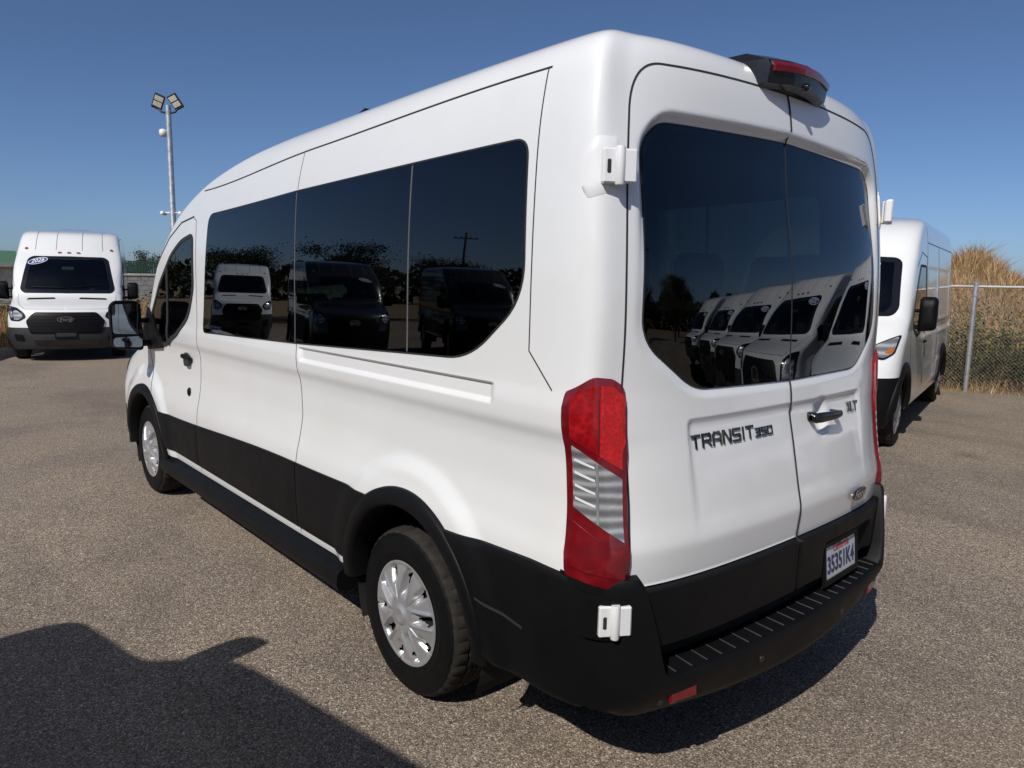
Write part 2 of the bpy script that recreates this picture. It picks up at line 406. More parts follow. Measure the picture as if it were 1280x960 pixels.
# ------------------------------------------------------------------ van body machinery
class Shell:
    def __init__(s, yr, yf, xs, kf, xf, Lf, zmax, crown, kr=0.09, dx=0.12, feat=None, rfeat=None, droop=0.0):
        s.yr, s.yf, s.xs, s.kf, s.xf, s.Lf = map(tab, (yr, yf, xs, kf, xf, Lf))
        s.zmax, s.crown, s.kr, s.dx, s.feat, s.rfeat, s.droop = zmax, crown, kr, dx, feat, rfeat, droop
        s.tables()
    def outline(s, z, n):
        n1, n2, n3, n4, n5 = n
        xs, yr, yf, kf, Lf = (float(f(z)) for f in (s.xs, s.yr, s.yf, s.kf, s.Lf))
        kr = s.kr*(1-.32*float(sstep(.9, 1.9, z)))
        xd = xs-s.dx; xf = min(float(s.xf(z)), xs-0.06)
        a = np.linspace(0, 1, n1); x0 = a*xd; y0 = yr+kr*(.5*a*a+.5*a**6)
        if s.rfeat is not None: y0 = y0+s.rfeat(x0, z)
        P0 = np.array([xd, yr+kr]); P1 = np.array([xs, yr+0.34-.05*float(sstep(2.0, 2.42, z))])
        t = np.linspace(0, 1, n2+2)[1:-1]
        dr = np.array([1.0, 3.2*kr/xd]); dr /= np.linalg.norm(dr)
        q_ = float(sstep(.85, 1.45, z)); A, B = P0+dr*(xs-xd)*(.68+.30*q_), P1-np.array([0, .165+.085*q_])
        def bz(p, q, r_, w, t): return ((1-t)**3)[:, None]*p+(3*t*(1-t)**2)[:, None]*q+(3*t*t*(1-t))[:, None]*r_+(t**3)[:, None]*w
        c1 = bz(P0, A, B, P1, t)
        F1 = np.array([xs, yf-Lf]); F0 = np.array([xf, yf-kf])
        ys = np.linspace(P1[1], F1[1], n3); x2 = np.full(n3, xs)
        if s.feat is not None: x2 = x2+s.feat(ys, z)
        t = np.linspace(0, 1, n4+2)[1:-1]
        dfr = np.array([1.0, -2*kf/xf]); dfr /= np.linalg.norm(dfr)
        c2 = bz(F1, F1+np.array([0, (Lf-kf)*0.62]), F0+dfr*(xs-xf)*0.55, F0, t)
        a = np.linspace(1, 0, n5); x4 = a*xf; y4 = yf-kf*a*a
        X = np.concatenate([x0, c1[:, 0], x2, c2[:, 0], x4]); Y = np.concatenate([y0, c1[:, 1], ys, c2[:, 1], y4])
        return X, Y
    def dz(s, y, z):
        return -s.droop*sstep(0.5, 3.2, y)*np.clip((z-1.9)/0.5, 0, 1)
    def grid(s, n, dz, z0=0.25, rings=8, inset=0.0):
        zl = list(np.arange(z0, s.zmax, dz))+[s.zmax]
        if dz < .02: zl = sorted(set([round(z, 4) for z in zl if not 1.31 < z < 1.41]+[round(z, 4) for z in np.arange(1.31, 1.411, .0035)]))
        reg = np.concatenate([np.full(k, i) for i, k in enumerate(n)])
        P = []
        for z in zl:
            X, Y = s.outline(z, n); P.append(np.stack([X, Y, z+s.dz(Y, z)], 1))
        X, Y = s.outline(s.zmax, n)
        sr = np.linspace(0, 1, len(X))
        for k in range(1, rings+1):
            w = math.cos(k/rings*math.pi/2) if k < rings else 0.0
            yy = Y+np.where(reg <= 1, 0.10*(1-w), 0)-np.where(reg >= 3, 0.45*(1-w), 0)
            P.append(np.stack([X*w, yy, np.full_like(X, s.zmax+s.crown*(1-w*w))+s.dz(Y, s.zmax)], 1))
        P = np.array(P).transpose(1, 0, 2)               # [s, t, 3]
        du = np.gradient(P, axis=0); dv = np.gradient(P, axis=1)
        Nn = np.cross(du, dv); Nn /= np.linalg.norm(Nn, axis=2, keepdims=True)+1e-12
        mid = P[len(P)//2, len(zl)//2]
        if Nn[len(P)//2, len(zl)//2, 0] < 0: Nn = -Nn
        k0 = len(zl); Nn[:, k0:, 0] = P[:, k0:, 0]*.12; Nn[:, k0:, 1] = 0; Nn[:, k0:, 2] = 1
        Nn[:, k0:] /= np.linalg.norm(Nn[:, k0:], axis=2, keepdims=True)
        if inset: P = P-Nn*inset
        return P, Nn, reg, len(zl)
    def tables(s):
        s.ty = np.arange(0.0, 6.06, 0.01); s.tx = np.arange(0, 1.06, 0.01); s.tz = np.arange(0.2, s.zmax+0.02, 0.01)
        n = (50, 40, 420, 60, 50); s.X = np.zeros((len(s.tz), len(s.ty))); s.YR = np.zeros((len(s.tz), len(s.tx))); s.YF = np.zeros_like(s.YR)
        s.tu = np.linspace(0, 1, 81); s.CX = np.zeros((len(s.tz), 81)); s.CY = np.zeros((len(s.tz), 81))
        a = n[0]; b = a+n[1]+n[2]+n[3]
        for i, z in enumerate(s.tz):
            X, Y = s.outline(z, n); s.X[i] = np.interp(s.ty, Y[a-1:b+1], X[a-1:b+1])
            k = a+n[1]; s.YR[i] = np.interp(s.tx, X[:k], Y[:k]); j = b-n[3]
            s.YF[i] = np.interp(s.tx, X[j:][::-1], Y[j:][::-1])
            t0 = np.linspace(0, 1, n[1]+2); s.CX[i] = np.interp(s.tu, t0, X[a-1:k+1]); s.CY[i] = np.interp(s.tu, t0, Y[a-1:k+1])
    @staticmethod
    def bil(T, a, b, u, v):
        i = np.clip((np.asarray(u)-a[0])/(a[1]-a[0]), 0, len(a)-1.001); j = np.clip((np.asarray(v)-b[0])/(b[1]-b[0]), 0, len(b)-1.001)
        i0 = i.astype(int); j0 = j.astype(int); fi = i-i0; fj = j-j0
        return T[j0, i0]*(1-fi)*(1-fj)+T[j0, i0+1]*fi*(1-fj)+T[j0+1, i0]*(1-fi)*fj+T[j0+1, i0+1]*fi*fj
    def sideP(s, y, z, sg):
        x = s.bil(s.X, s.ty, s.tz, y, z); return np.stack([sg*x, y+0*x, z+0*x+s.dz(y, z)], -1)
    def rearP(s, x, z):
        y = s.bil(s.YR, s.tx, s.tz, np.abs(x), z); return np.stack([x+0*y, y, z+0*y], -1)
    def frontP(s, x, z):
        y = s.bil(s.YF, s.tx, s.tz, np.abs(x), z); return np.stack([x+0*y, y, z+0*y+s.dz(y, z)], -1)
    def _n(s, f, u, v, ref):
        h = 0.012; u = np.asarray(u, float); v = np.asarray(v, float)+0*u
        n = np.cross(f(u+h, v)-f(u-h, v), f(u, v+h)-f(u, v-h)); n /= np.linalg.norm(n, axis=-1, keepdims=True)+1e-12
        sgn = np.sign(n@np.array(ref)); sgn[sgn == 0] = 1
        return n*sgn[..., None]
    def side(s, sg):
        f = lambda y, z: s.sideP(y, z, sg)
        return lambda y, z: (f(np.asarray(y, float), np.asarray(z, float)), s._n(f, y, z, (sg, 0, 0)))
    def rear(s): return lambda x, z: (s.rearP(np.asarray(x, float), np.asarray(z, float)), s._n(s.rearP, x, z, (0, -1, 0)))
    def front(s): return lambda x, z: (s.frontP(np.asarray(x, float), np.asarray(z, float)), s._n(s.frontP, x, z, (0, 1, 0.4)))
    def corner(s, sg):
        """u: 0 at the rear door edge, 1 on the side"""
        def f(u, z):
            u = np.asarray(u, float); z = np.asarray(z, float)+0*u; uc = np.clip(u, 0, 1)
            x = s.bil(s.CX, s.tu, s.tz, uc, z); y = s.bil(s.CY, s.tu, s.tz, uc, z)+np.where(u > 1, (u-1)*.34, 0)
            x = x+np.where(u < 0, u*.15, 0)
            return np.stack([sg*x, y, z], -1)
        return lambda u, z: (f(u, z), s._n(f, u, z, (sg*0.7, -0.7, 0)))

def build_grid_parts(P, Nn, classify, reg, nz, parent, mats, both=True):
    """cells of the half shell go to named parts; each name becomes one mesh per side (or one joined mesh)"""
    C = (P[:-1, :-1]+P[1:, :-1]+P[:-1, 1:]+P[1:, 1:])/4
    ns, nt = C.shape[:2]
    lab = classify(C, reg[:-1][:, None]*np.ones((1, nt), int), np.arange(nt)[None, :]*np.ones((ns, 1), int), nz)
    idx = np.arange(P.shape[0]*P.shape[1]).reshape(P.shape[:2])
    quads = np.stack([idx[:-1, :-1], idx[1:, :-1], idx[1:, 1:], idx[:-1, 1:]], -1)
    pv = P.reshape(-1, 3); nv = Nn.reshape(-1, 3)
    q0 = quads[ns//2, nz//2]; nn = np.cross(pv[q0[1]]-pv[q0[0]], pv[q0[2]]-pv[q0[0]])
    if nn[0] < 0: quads = quads[..., ::-1]
    out = {}
    for name in mats:
        q = quads[lab == name]
        if len(q) == 0: continue
        u, inv = np.unique(q.reshape(-1), return_inverse=True); f = inv.reshape(-1, 4)
        v = pv[u]; n = nv[u]; mat, join = mats[name]
        vl = v*np.array([-1, 1, 1]); nl = n*np.array([-1, 1, 1])
        if join:
            V = np.concatenate([v, vl]); F = np.concatenate([f, f[:, ::-1]+len(v)]); Nm = np.concatenate([n, nl])
            out[name] = [mkobj(name, V, F, mat, parent, normals=Nm)]
        else:
            out[name] = [mkobj(name, vl, f[:, ::-1], mat, parent, normals=nl), mkobj(name, v, f, mat, parent, normals=n)]
    return out

AX_R, AX_F, AX_Z, WR = 1.21, 4.96, 0.356, 0.356
ARC = {AX_R: (1.150, .400), AX_F: (4.870, .385)}       # wheel-arch centres sit a little behind and above the axles
# ---- wheel (outer face towards -x at x=0, axis along x, centre at origin)
def wheel_meshes():
    ns = 168
    half = [(.204, .030), (.207, .012), (.218, .003), (.236, .0), (.252, -.004), (.256, -.0055), (.262, -.0045), (.285, -.006), (.305, -.004), (.322, .001), (.326, .0), (.336, .007), (.346, .016), (.351, .026)]
    tread = [(.3535, .036), (.3550, .050), (.3555, .066), (.349, .068), (.349, .076), (.3560, .078), (.3565, .100), (.3500, .102), (.3500, .110), (.3565, .112)]
    prof = half+tread
    full = prof+[(r, 0.235-x) for r, x in prof[::-1]]
    V = []
    for i, (r, x) in enumerate(full):
        k = min(i, len(full)-1-i)
        for j in range(ns):
            q = 2*math.pi*j/ns; rr = r
            if 10 <= k <= 16 and j % 4 == 0: rr -= 0.006 if k >= 13 else 0.003
            if k in (19, 20, 23) and j % 4 == 2: rr -= 0.004
            V.append((x, rr*math.cos(q), rr*math.sin(q)))
    F = [(i*ns+j, i*ns+(j+1) % ns, (i+1)*ns+(j+1) % ns, (i+1)*ns+j) for i in range(len(full)-1) for j in range(ns)]
    V = np.array(V); F = np.array(F)
    rc = np.array([(i >= 11 and i < len(full)-12) for i in range(len(full)-1) for j in range(ns)])
    tyre = (V, F[:, ::-1].tolist(), rc)
    # wheel cover
    na, nr = 240, 34; rr = np.concatenate([np.linspace(0.0, .05, 8), np.linspace(.055, .222, nr-8)]); V = []; keep = []
    def hgt(r, th):
        base = 0.050-0.028*(r/.222)**2
        ph = ((th*5/(2*math.pi)) % 1.0)-0.5                    # -0.5..0.5 within one fifth
        d1 = abs(ph)*2*math.pi/5*r; d2 = (0.5-abs(ph))*2*math.pi/5*r  # distances from big hole axis / small hole axis
        ridge = 0.008*math.exp(-((d1-0.030)/0.007)**2)*float(sstep(.06, .10, r))*float(1-sstep(.185, .21, r))
        cut = -0.022*float(1-sstep(0.012, 0.030, d1))*float(sstep(.075, .11, r))*float(1-sstep(.195, .205, r))
        cut2 = -0.016*float(1-sstep(0.012, 0.026, d2))*float(sstep(.12, .15, r))*float(1-sstep(.198, .206, r))
        cut2 += -0.006*float(1-sstep(0.0, 0.006, d2))*float(sstep(.06, .08, r))
        hub = 0.012*float(1-sstep(.034, .042, r))-0.004*float(1-sstep(.0, .030, r))
        lip = 0.006*float(sstep(.205, .213, r))
        return base+ridge+cut+cut2+hub+lip, d1, d2
    H = {}
    for i, r in enumerate(rr):
        for j in range(na):
            th = 2*math.pi*j/na; h, d1, d2 = hgt(r, th); V.append((-h+0.028, r*math.cos(th), r*math.sin(th))); H[i, j] = (d1, d2, r)
    F = []
    for i in range(nr-1):
        for j in range(na):
            d1, d2, r = H[i, j]; r2 = (rr[i]+rr[i+1])/2
            if (d1 < 0.004+0.22*(r2-.105) and .105 < r2 < .186 and d1 < 0.020-1.2*max(0, r2-.175)) or (d2 < 0.016-.25*max(0, .19-r2) and .160 < r2 < .196): continue
            F.append((i*na+j, (i+1)*na+j, (i+1)*na+(j+1) % na, i*na+(j+1) % na))
    return tyre, (np.array(V), F)
TYRE, COVER = wheel_meshes()
WMESH = {}
def make_wheel(parent, x, y, sg, mirror_copy=False):
    """sg -1 left wheel (outer face at -x), +1 right"""
    if 'tyre' not in WMESH:
        V, F, rc = TYRE
        o = mkobj('tyre', V, F, M['rubber']); o.data.materials.append(M['tread']); o.data.polygons.foreach_set('material_index', rc.astype(np.int32)); o.data.set_sharp_from_angle(angle=R(30))
        WMESH['tyre'] = o.data; bpy.data.objects.remove(o)
        o = mkobj('wheel_cover', COVER[0], COVER[1], M['silver']); WMESH['cover'] = o.data; bpy.data.objects.remove(o)
        mb = MB().lathe([(0.0, .03), (.21, .03), (.212, .02)], 40, 'x'); mb.lathe([(.20, .03), (.20, .22)], 40, 'x'); mb.lathe([(.0, .20), (.2, .20)], 24, 'x')
        o = mb.build('rim', M['liner'], None, True); WMESH['rim'] = o.data; bpy.data.objects.remove(o)
    ob = bpy.data.objects.new('wheel', WMESH['tyre']); COL.objects.link(ob); ob.parent = parent
    ob.location = (x, y, AX_Z); ob.rotation_euler = (R(17*(1 if y > 3 else -1)+9), 0, 0 if sg < 0 else math.pi)
    for nm in ('cover', 'rim'):
        c = bpy.data.objects.new('wheel_cover' if nm == 'cover' else 'rim', WMESH[nm]); COL.objects.link(c); c.parent = ob
    return ob

# ---- tow mirror; built for the left side around its own origin on the door skin
def make_mirror(parent, x, y, z, sg, mat, w=0.20, h=0.36, reach=0.10):
    mb = MB(); poly = round_poly([(0, -h*0.5), (-w, -h*0.44), (-w*1.02, h*0.40), (-w*0.86, h*0.5), (-w*0.06, h*0.5)], [0.035, 0.05, 0.06, 0.06, 0.05])
    ox = -reach
    rings = []
    for (yy, sc) in ((-0.012, 0.97), (0.0, 1.0), (0.03, 1.0), (0.07, 0.93), (0.10, 0.75), (0.115, 0.45)):
        rings.append([(sg*-1*(ox+(px+w/2)*sc-w/2), yy, pz*sc) for px, pz in poly])
    n = len(poly); V = [p for r_ in rings for p in r_]; F = [(i*n+k, i*n+(k+1) % n, (i+1)*n+(k+1) % n, (i+1)*n+k) for i in range(len(rings)-1) for k in range(n)]
    F.append(tuple((len(rings)-1)*n+k for k in range(n)))
    housing = autosmooth(mkobj('door_mirror', V, F, mat, parent, loc=(x, y, z)), 50)
    def pane(z0, z1, yy):
        q = round_poly([(-w*0.05, z0), (-w*0.95, z0+0.01*(z0 < 0)), (-w*0.95, z1-0.01), (-w*0.05-0.0, z1)], 0.025)
        mb = MB().prism([(sg*-1*(ox+a), b) for a, b in q], lambda a, b: (a, yy, b), lambda a, b: (a, yy-0.004, b)); return mb
    pane(-h*0.17, h*0.45, -0.004).build('mirror_glass', M['mirror'], housing)
    pane(-h*0.43, -h*0.20, -0.004).build('spotter_glass', M['mirror'], housing)
    back = MB().prism([(sg*-1*(ox+a*0.98-w*0.01), b*0.98) for a, b in poly], lambda a, b: (a, -0.002, b), lambda a, b: (a, 0.0, b)); back.build('glass_surround', M['plastic'], housing)
    for (y0, y1, z0, z1) in ((.015, .07, -h*.42, -h*.30), (.02, .06, h*.05, h*.15)):
        MB().rbox((min(-sg*.06, sg*(reach+.05)), y0, z0), (max(-sg*.06, sg*(reach+.05)), y1, z1), .012).build('mirror_arm', M['plastic'], housing)
    return housing

# ------------------------------------------------------------------ Transit-type van
def transit_feat(hero):
    def f(y, z):
        y = np.asarray(y, float)
        r = np.hypot(y-1.15, (z-.40)); r2 = np.hypot(y-4.87, (z-.385))
        o = 0.020*(1-sstep(.56, .66, r))+0.018*(1-sstep(.56, .68, r2))
        d = 0.0
        if 1.326 < z < 1.398:
            d = 0.016*np.clip((z-1.326)/0.016, 0, 1)*(1-.25*np.clip((z-1.342)/.05, 0, 1))*(1-sstep(1.3925, 1.3965, z))
        o = o-d*sstep(.640, .655, y)*(1-sstep(2.140, 2.152, y))
        return o
    return f
RW_HALF = [(.004, 1.394), (.573, 1.404), (.800, 1.565), (.772, 2.165), (.70, 2.232), (.004, 2.255)]
RWP = round_poly(RW_HALF, [0, .07, .08, .06, .06, 0])
def seg_dist(x, z, poly):
    d = np.full(np.shape(x), 9.0)
    for i in range(len(poly)):
        a = np.array(poly[i]); b = np.array(poly[(i+1) % len(poly)]); v = b-a; L2 = v@v
        if L2 == 0: continue
        t = np.clip(((x-a[0])*v[0]+(z-a[1])*v[1])/L2, 0, 1); d = np.minimum(d, np.hypot(x-a[0]-t*v[0], z-a[1]-t*v[1]))
    return d
RW_FULL = [(p[0], p[1]) for p in RWP]+[(-p[0], p[1]) for p in RWP[::-1]]
def transit_rfeat(x, z):
    x = np.asarray(x, float); out = np.zeros_like(x)
    if 1.3 < z < 2.34:
        zz = np.full_like(x, z); inside = inpoly(x, zz, RW_FULL); d = np.where(inside, 0, seg_dist(x, zz, RW_FULL))
        depth = 0.008+0.022*sstep(1.75, 2.15, z)
        out += depth*(1-sstep(0.002, 0.036, d))
    # scooped lower panel with a soft shoulder below the glass
    out += 0.011*np.clip((z-.915)/.34, 0, 1)*(1-sstep(1.285, 1.312, z))*(1-sstep(0.590, 0.612, np.abs(x)))
    out += 0.012*np.clip((.918-z)/.12, 0, 1)*sstep(.55, .60, z)
    out -= 0.012*(1-sstep(0.795, 0.798, z))
    # plate pocket (both doors share the form; only the right door carries the plate)
    return out
def transit_shell(roof):
    if roof == 'M':
        top_r = [(2.25, .163), (2.43, .195), (2.50, .235), (2.528, .29)]
        top_f = [(2.05, 4.45), (2.13, 4.33), (2.27, 4.08), (2.38, 3.80), (2.45, 3.45), (2.49, 3.0), (2.528, 2.6)]
        top_x = [(2.1, .970), (2.22, .958), (2.34, .937), (2.40, .922), (2.45, .896), (2.488, .860), (2.512, .81), (2.528, .74)]; zm = 2.528; cr_ = 0.032
    else:
        top_r = [(2.25, .163), (2.60, .20), (2.68, .27), (2.70, .30)]
        top_f = [(2.05, 4.45), (2.13, 4.34), (2.30, 4.14), (2.48, 3.92), (2.60, 3.70), (2.66, 3.4), (2.70, 2.9)]
        top_x = [(2.1, .965), (2.45, .935), (2.57, .912), (2.62, .892), (2.66, .855), (2.685, .80), (2.70, .72)]; zm = 2.70; cr_ = 0.05
    return Shell(
        yr=[(.2, .14), (.45, .06), (.6, .033), (.9, .026), (1.0, .042), (1.14, .065), (1.32, .096), (1.4, .103), (1.6, .110), (1.82, .1235), (2.05, .1425)]+top_r,
        yf=[(.2, 5.86), (.35, 5.94), (.55, 5.975), (.75, 5.96), (.95, 5.91), (1.02, 5.85), (1.07, 5.75), (1.13, 5.57), (1.20, 5.35), (1.265, 5.19), (1.31, 5.13), (1.34, 5.105), (1.76, 4.80)]+top_f,
        xs=[(.2, .92), (.35, .968), (.45, .994), (.55, 1.005), (.80, 1.012), (.86, 1.008), (.95, .993), (1.08, .981), (1.18, .980), (1.24, .985), (1.29, .998), (1.34, 1.000), (1.42, .992), (1.8, .985)]+top_x,
        kf=[(.2, .14), (.95, .14), (1.1, .12), (1.38, .10), (2.1, .10), (2.4, .12), (2.8, .12)],
        xf=[(.2, .66), (.95, .70), (1.05, .68), (1.25, .74), (1.4, .80), (1.8, .77), (2.1, .70), (2.4, .60 if roof == 'M' else .72), (2.8, .5 if roof == 'M' else .66)],
        Lf=[(.2, .50), (.95, .52), (1.08, .50), (1.25, .40), (1.4, .32), (2.1, .30), (2.3, .42 if roof == 'M' else .34), (2.45, .6 if roof == 'M' else .36), (2.8, .6 if roof == 'M' else .5)],
        zmax=zm, crown=cr_, feat=transit_feat(True), rfeat=transit_rfeat, droop=0.045 if roof == 'M' else 0.03)

SIDE_GLASS = [(3.54, 1.384), (2.2, 1.417), (1.177, 1.456), (.78, 1.470), (.500, 1.69), (.520, 2.188), (2.2, 2.168), (3.42, 2.124)]
FRONT_GLASS = [(3.72, 2.005), (3.715, 1.66), (3.82, 1.475), (4.06, 1.335), (4.42, 1.225), (4.60, 1.265), (4.70, 1.40), (4.45, 1.665), (4.17, 1.865), (3.95, 1.965)]
WINDSCREEN = [(-.78, 1.335), (0, 1.31), (.78, 1.335), (.83, 1.39), (.725, 2.02), (.665, 2.065), (0, 2.085), (-.665, 2.065), (-.725, 2.02), (-.83, 1.39)]
DOOR_TOP = lambda x: 2.428-0.025*(np.abs(x)/0.74)**2

def transit(name, roof, fine, loc, rz, label, group=None, hero=False):
    S = transit_shell(roof)
    root = empty(name, (0, 0, 0), 0, label, 'van', group)
    n = (64, 26, 360, 30, 44) if hero else ((14, 10, 90, 18, 22) if fine else (10, 8, 60, 14, 16))
    P, Nn, reg, nz = S.grid(n, 0.012 if hero else (0.03 if fine else 0.04))
    sideg = round_poly(SIDE_GLASS, [.05, 0, 0, .13, .12, .06, 0, .08]); frontg = round_poly(FRONT_GLASS, [.05, .05, .08, .05, .08, .05, .05, .05, .05, .08])
    def shrink(poly, k):
        p = np.array(poly); c = p.mean(0); d = p-c; return [tuple(c+v*(1-k/np.linalg.norm(v))) for v in d]
    m = 0.012 if hero else 0.03
    hg, hf, hw, hr = shrink(sideg, m*1.6), shrink(frontg, m*1.6), shrink(round_poly(WINDSCREEN, .05), m*2), shrink(RWP, m*1.3)
    gutter = lambda y: (2.400 if roof == 'M' else 2.60)-0.03*sstep(.4, 2.2, y)-0.075*sstep(2.0, 3.6, y)
    def classify(C, rg, ti, nz):
        x, y, z = C[..., 0], C[..., 1], C[..., 2]; z = z-S.dz(y, z)
        lab = np.full(x.shape, 'side_panel', dtype='<U24')
        lab[(y < 0.47)] = 'quarter_panel'
        lab[(y > 3.67)] = 'front_door'
        lab[(y > 4.66) | ((y > 4.40) & (np.hypot(y-4.87, z-.385) < .62))] = 'front_fender'
        lab[(z > gutter(y)) & (y < 4.3)] = 'roof'
        lab[(rg >= 3) & (z > 1.31)] = 'windscreen_frame'
        lab[(rg >= 3) & (z > (2.10))] = 'roof'
        lab[(rg == 4) & (z > 1.02) & (z <= 1.31)] = 'hood'
        lab[(rg >= 3) & (z > 1.05) & (z <= 1.31) & (x < 0.80)] = 'hood'
        lab[(rg >= 3) & (z <= 0.66)] = 'front_bumper'
        lab[(rg == 2) & (y > 5.40) & (z <= 0.62)] = 'front_bumper'
        lab[(rg >= 3) & (z > .66) & (z <= 1.03)] = 'front_fascia'
        rd = (rg == 0) & (z < DOOR_TOP(x)) & (z > 0.585)
        lab[rd] = 'rear_door'
        lab[rd & (z < 0.797)] = 'rear_door_cladding'
        # openings
        lab[(rg == 2) & (z < 0.425) & (y < 5.45)] = ''
        lab[(rg <= 2) & (z < 0.40) & (y < 5.2)] = ''
        lab[(rg <= 1) & (z < 0.585)] = ''
        for yy in (AX_R, AX_F): lab[(np.hypot(y-ARC[yy][0], z-ARC[yy][1]) < 0.455) & (x > 0.5) & (z < 1.0) & (rg >= 1)] = ''
        if hero: lab[(rg == 2) & inpoly(y, z, hg)] = ''
        lab[((rg == 2) | (rg == 3)) & inpoly(y, z, hf) & (x > .6)] = ''
        lab[(rg >= 3) & inpoly(x, z, hw) & (y > 3.9)] = ''
        if hero: lab[(rg == 0) & inpoly(x, z, hr)] = ''
        lab[ti >= nz-1] = 'roof'
        return lab
    w = M['white']
    mats = {'side_panel': (w, False), 'quarter_panel': (w, False), 'front_door': (w, False), 'front_fender': (w, False), 'roof': (w, True), 'windscreen_frame': (w, True),
            'hood': (w, True), 'front_bumper': (M['plastic_grey'], True), 'front_fascia': (w, True), 'rear_door': (w, False), 'rear_door_cladding': (M['plastic'], False)}
    parts = build_grid_parts(P, Nn, classify, reg, nz, root, mats)
    # inner trim shell so that one looks into a dark cabin, not onto paint
    Pi, Ni, ri, nzi = S.grid((12, 8, 110, 14, 14), 0.04, z0=0.45, inset=0.035)
    def cl_in(C, rg, ti, nz):
        x, y, z = C[..., 0], C[..., 1], C[..., 2]; z = z-S.dz(y, z); lab = np.full(x.shape, 'cabin_trim', dtype='<U24')
        lab[(z > 2.25) | (ti >= nz-1)] = 'headliner'
        if hero:
            lab[(rg == 2) & inpoly(y, z, sideg)] = ''; lab[(rg == 0) & inpoly(x, z, RWP)] = ''
        lab[((rg == 2) | (rg == 3)) & inpoly(y, z, frontg) & (x > .6)] = ''
        lab[(rg >= 3) & inpoly(x, z, WINDSCREEN) & (y > 3.9)] = ''
        lab[(rg >= 2) & (y > 5.0)] = ''
        lab[z < 0.62] = ''
        for yy in (AX_R, AX_F): lab[(np.hypot(y-ARC[yy][0], z-ARC[yy][1]) < 0.50) & (x > .5)] = ''
        return lab
    build_grid_parts(Pi, -Ni, cl_in, ri, nzi, root, {'cabin_trim': (M['interior'], True), 'headliner': (M['headliner'], True)})
    fl = MB().box((-.60, .18, .64), (.60, 4.9, .70)); fl.box((-.95, 1.75, .62), (.95, 4.3, .698)); fl.box((-.60, 4.72, .66), (.60, 5.0, 1.30)); fl.build('cabin_floor', M['interior'], root)
    SL, SR, RE, FR = S.side(-1), S.side(1), S.rear(), S.front()
    # glazing
    us, lo, hi = poly_cols(round_poly(WINDSCREEN, .06), 40)
    wsn = patch('windscreen', FR, us, lo, hi, 16, 0.004, 0.008, M['clear'], root)
    q = dens(shrink(round_poly(WINDSCREEN, .06), .036), .03, True); Pp, Np = FR(q[:, 0], q[:, 1]); ribbon('glass_border', Pp, Np, .085, M['gloss_black'], wsn, .006, closed=True)
    for sg, SD in ((-1, SL), (1, SR)):
        us, lo, hi = poly_cols(frontg, 34); ws_ = patch('door_window', SD, us, lo, hi, 14, 0.003, 0.008, M['clear'], root)
        lp = dens(frontg+[frontg[0]], 0.03); Pp, Np = SD(lp[:, 0], lp[:, 1]); ribbon('window_seal', Pp, Np, 0.026, M['gap'], ws_, 0.006)
        bar = dens([(4.28, 1.24), (4.26, 1.80)], .03); Pp, Np = SD(bar[:, 0], bar[:, 1]); ribbon('window_bar', Pp, Np, 0.035, M['gap'], ws_, 0.007)
        if hero:
            for (a, b) in ((.4, 1.172), (1.183, 2.188), (2.199, 3.7)):
                q = [(max(min(p[0], b), a), p[1]) for p in dens(sideg, .02, True)]
                us, lo, hi = poly_cols(q, 60); g = patch('side_window', SD, us, lo, hi, 30, 0.004, 0.010, M['privacy'], root)
            q = dens(sideg+[sideg[0]], .02); Pp, Np = SD(q[:, 0], q[:, 1]); ribbon('window_seal', Pp, Np, 0.012, M['gap'], root, 0.003, closed=False)
            for yy in (1.1775, 2.1935):
                q = np.array([z for z in np.linspace(1.46 if yy < 2 else 1.42, 2.18 if yy < 2 else 2.168, 30)]); Pp, Np = SD(np.full(30, yy), q); ribbon('window_divider', Pp, Np, 0.012, M['gap_soft'], root, 0.003)
    if hero:
        for sg in (-1, 1):
            us, lo, hi = poly_cols(RWP, 44); us = us[::-1]*sg if sg < 0 else us; lo, hi = (lo[::-1], hi[::-1]) if sg < 0 else (lo, hi)
            par = parts['rear_door'][0 if sg < 0 else 1]
            patch('rear_window', RE, us, lo, hi, 34, 0.004, 0.010, M['privacy'], par)
            q = dens([(p[0]*sg, p[1]) for p in RWP], .02, True); Pp, Np = RE(q[:, 0], q[:, 1]); ribbon('window_seal', Pp, Np, 0.008, M['gap'], par, 0.003, closed=True)
    # seams
    def seam(pl, SD, wd=0.006, mat='gap', par=root, nm='panel_gap', off=0.0012):
        q = dens(pl, .02); Pp, Np = SD(q[:, 0], q[:, 1]); return ribbon(nm, Pp, Np, wd, M[mat], par, off)
    for sg, SD in ((-1, SL), (1, SR)):
        seam([(3.67, .45), (3.685, .70), (3.66, 1.0), (3.65, 1.2), (3.66, 1.40), (3.655, 2.10), (3.72, 2.13)], SD, 0.006, 'gap_soft')
        seam([(2.17, .45), (2.18, .8), (2.15, 1.05), (2.17, 1.3), (2.18, 1.412)], SD, 0.005, 'gap_soft')
        seam([(2.19, 2.18), (2.17, 2.36)], SD, 0.004, 'gap_soft')
        seam([(.475, 2.40 if roof == 'M' else 2.58), (.468, 1.80), (.468, 1.52), (.355, 1.405)], SD, 0.0045, 'gap')
        seam([(y, float(gutter(y))) for y in np.linspace(.46, 3.55, 30)], SD, 0.006, 'gap', off=0.002)
        seam([(4.66, 0.86), (4.70, 1.0), (4.80, 1.15), (4.82, 1.30)], SD, 0.007, 'gap')
        seam([(3.70, 2.13), (3.95, 2.10), (4.2, 2.0), (4.5, 1.80), (4.72, 1.58), (4.86, 1.44)], SD, 0.010, 'gap')
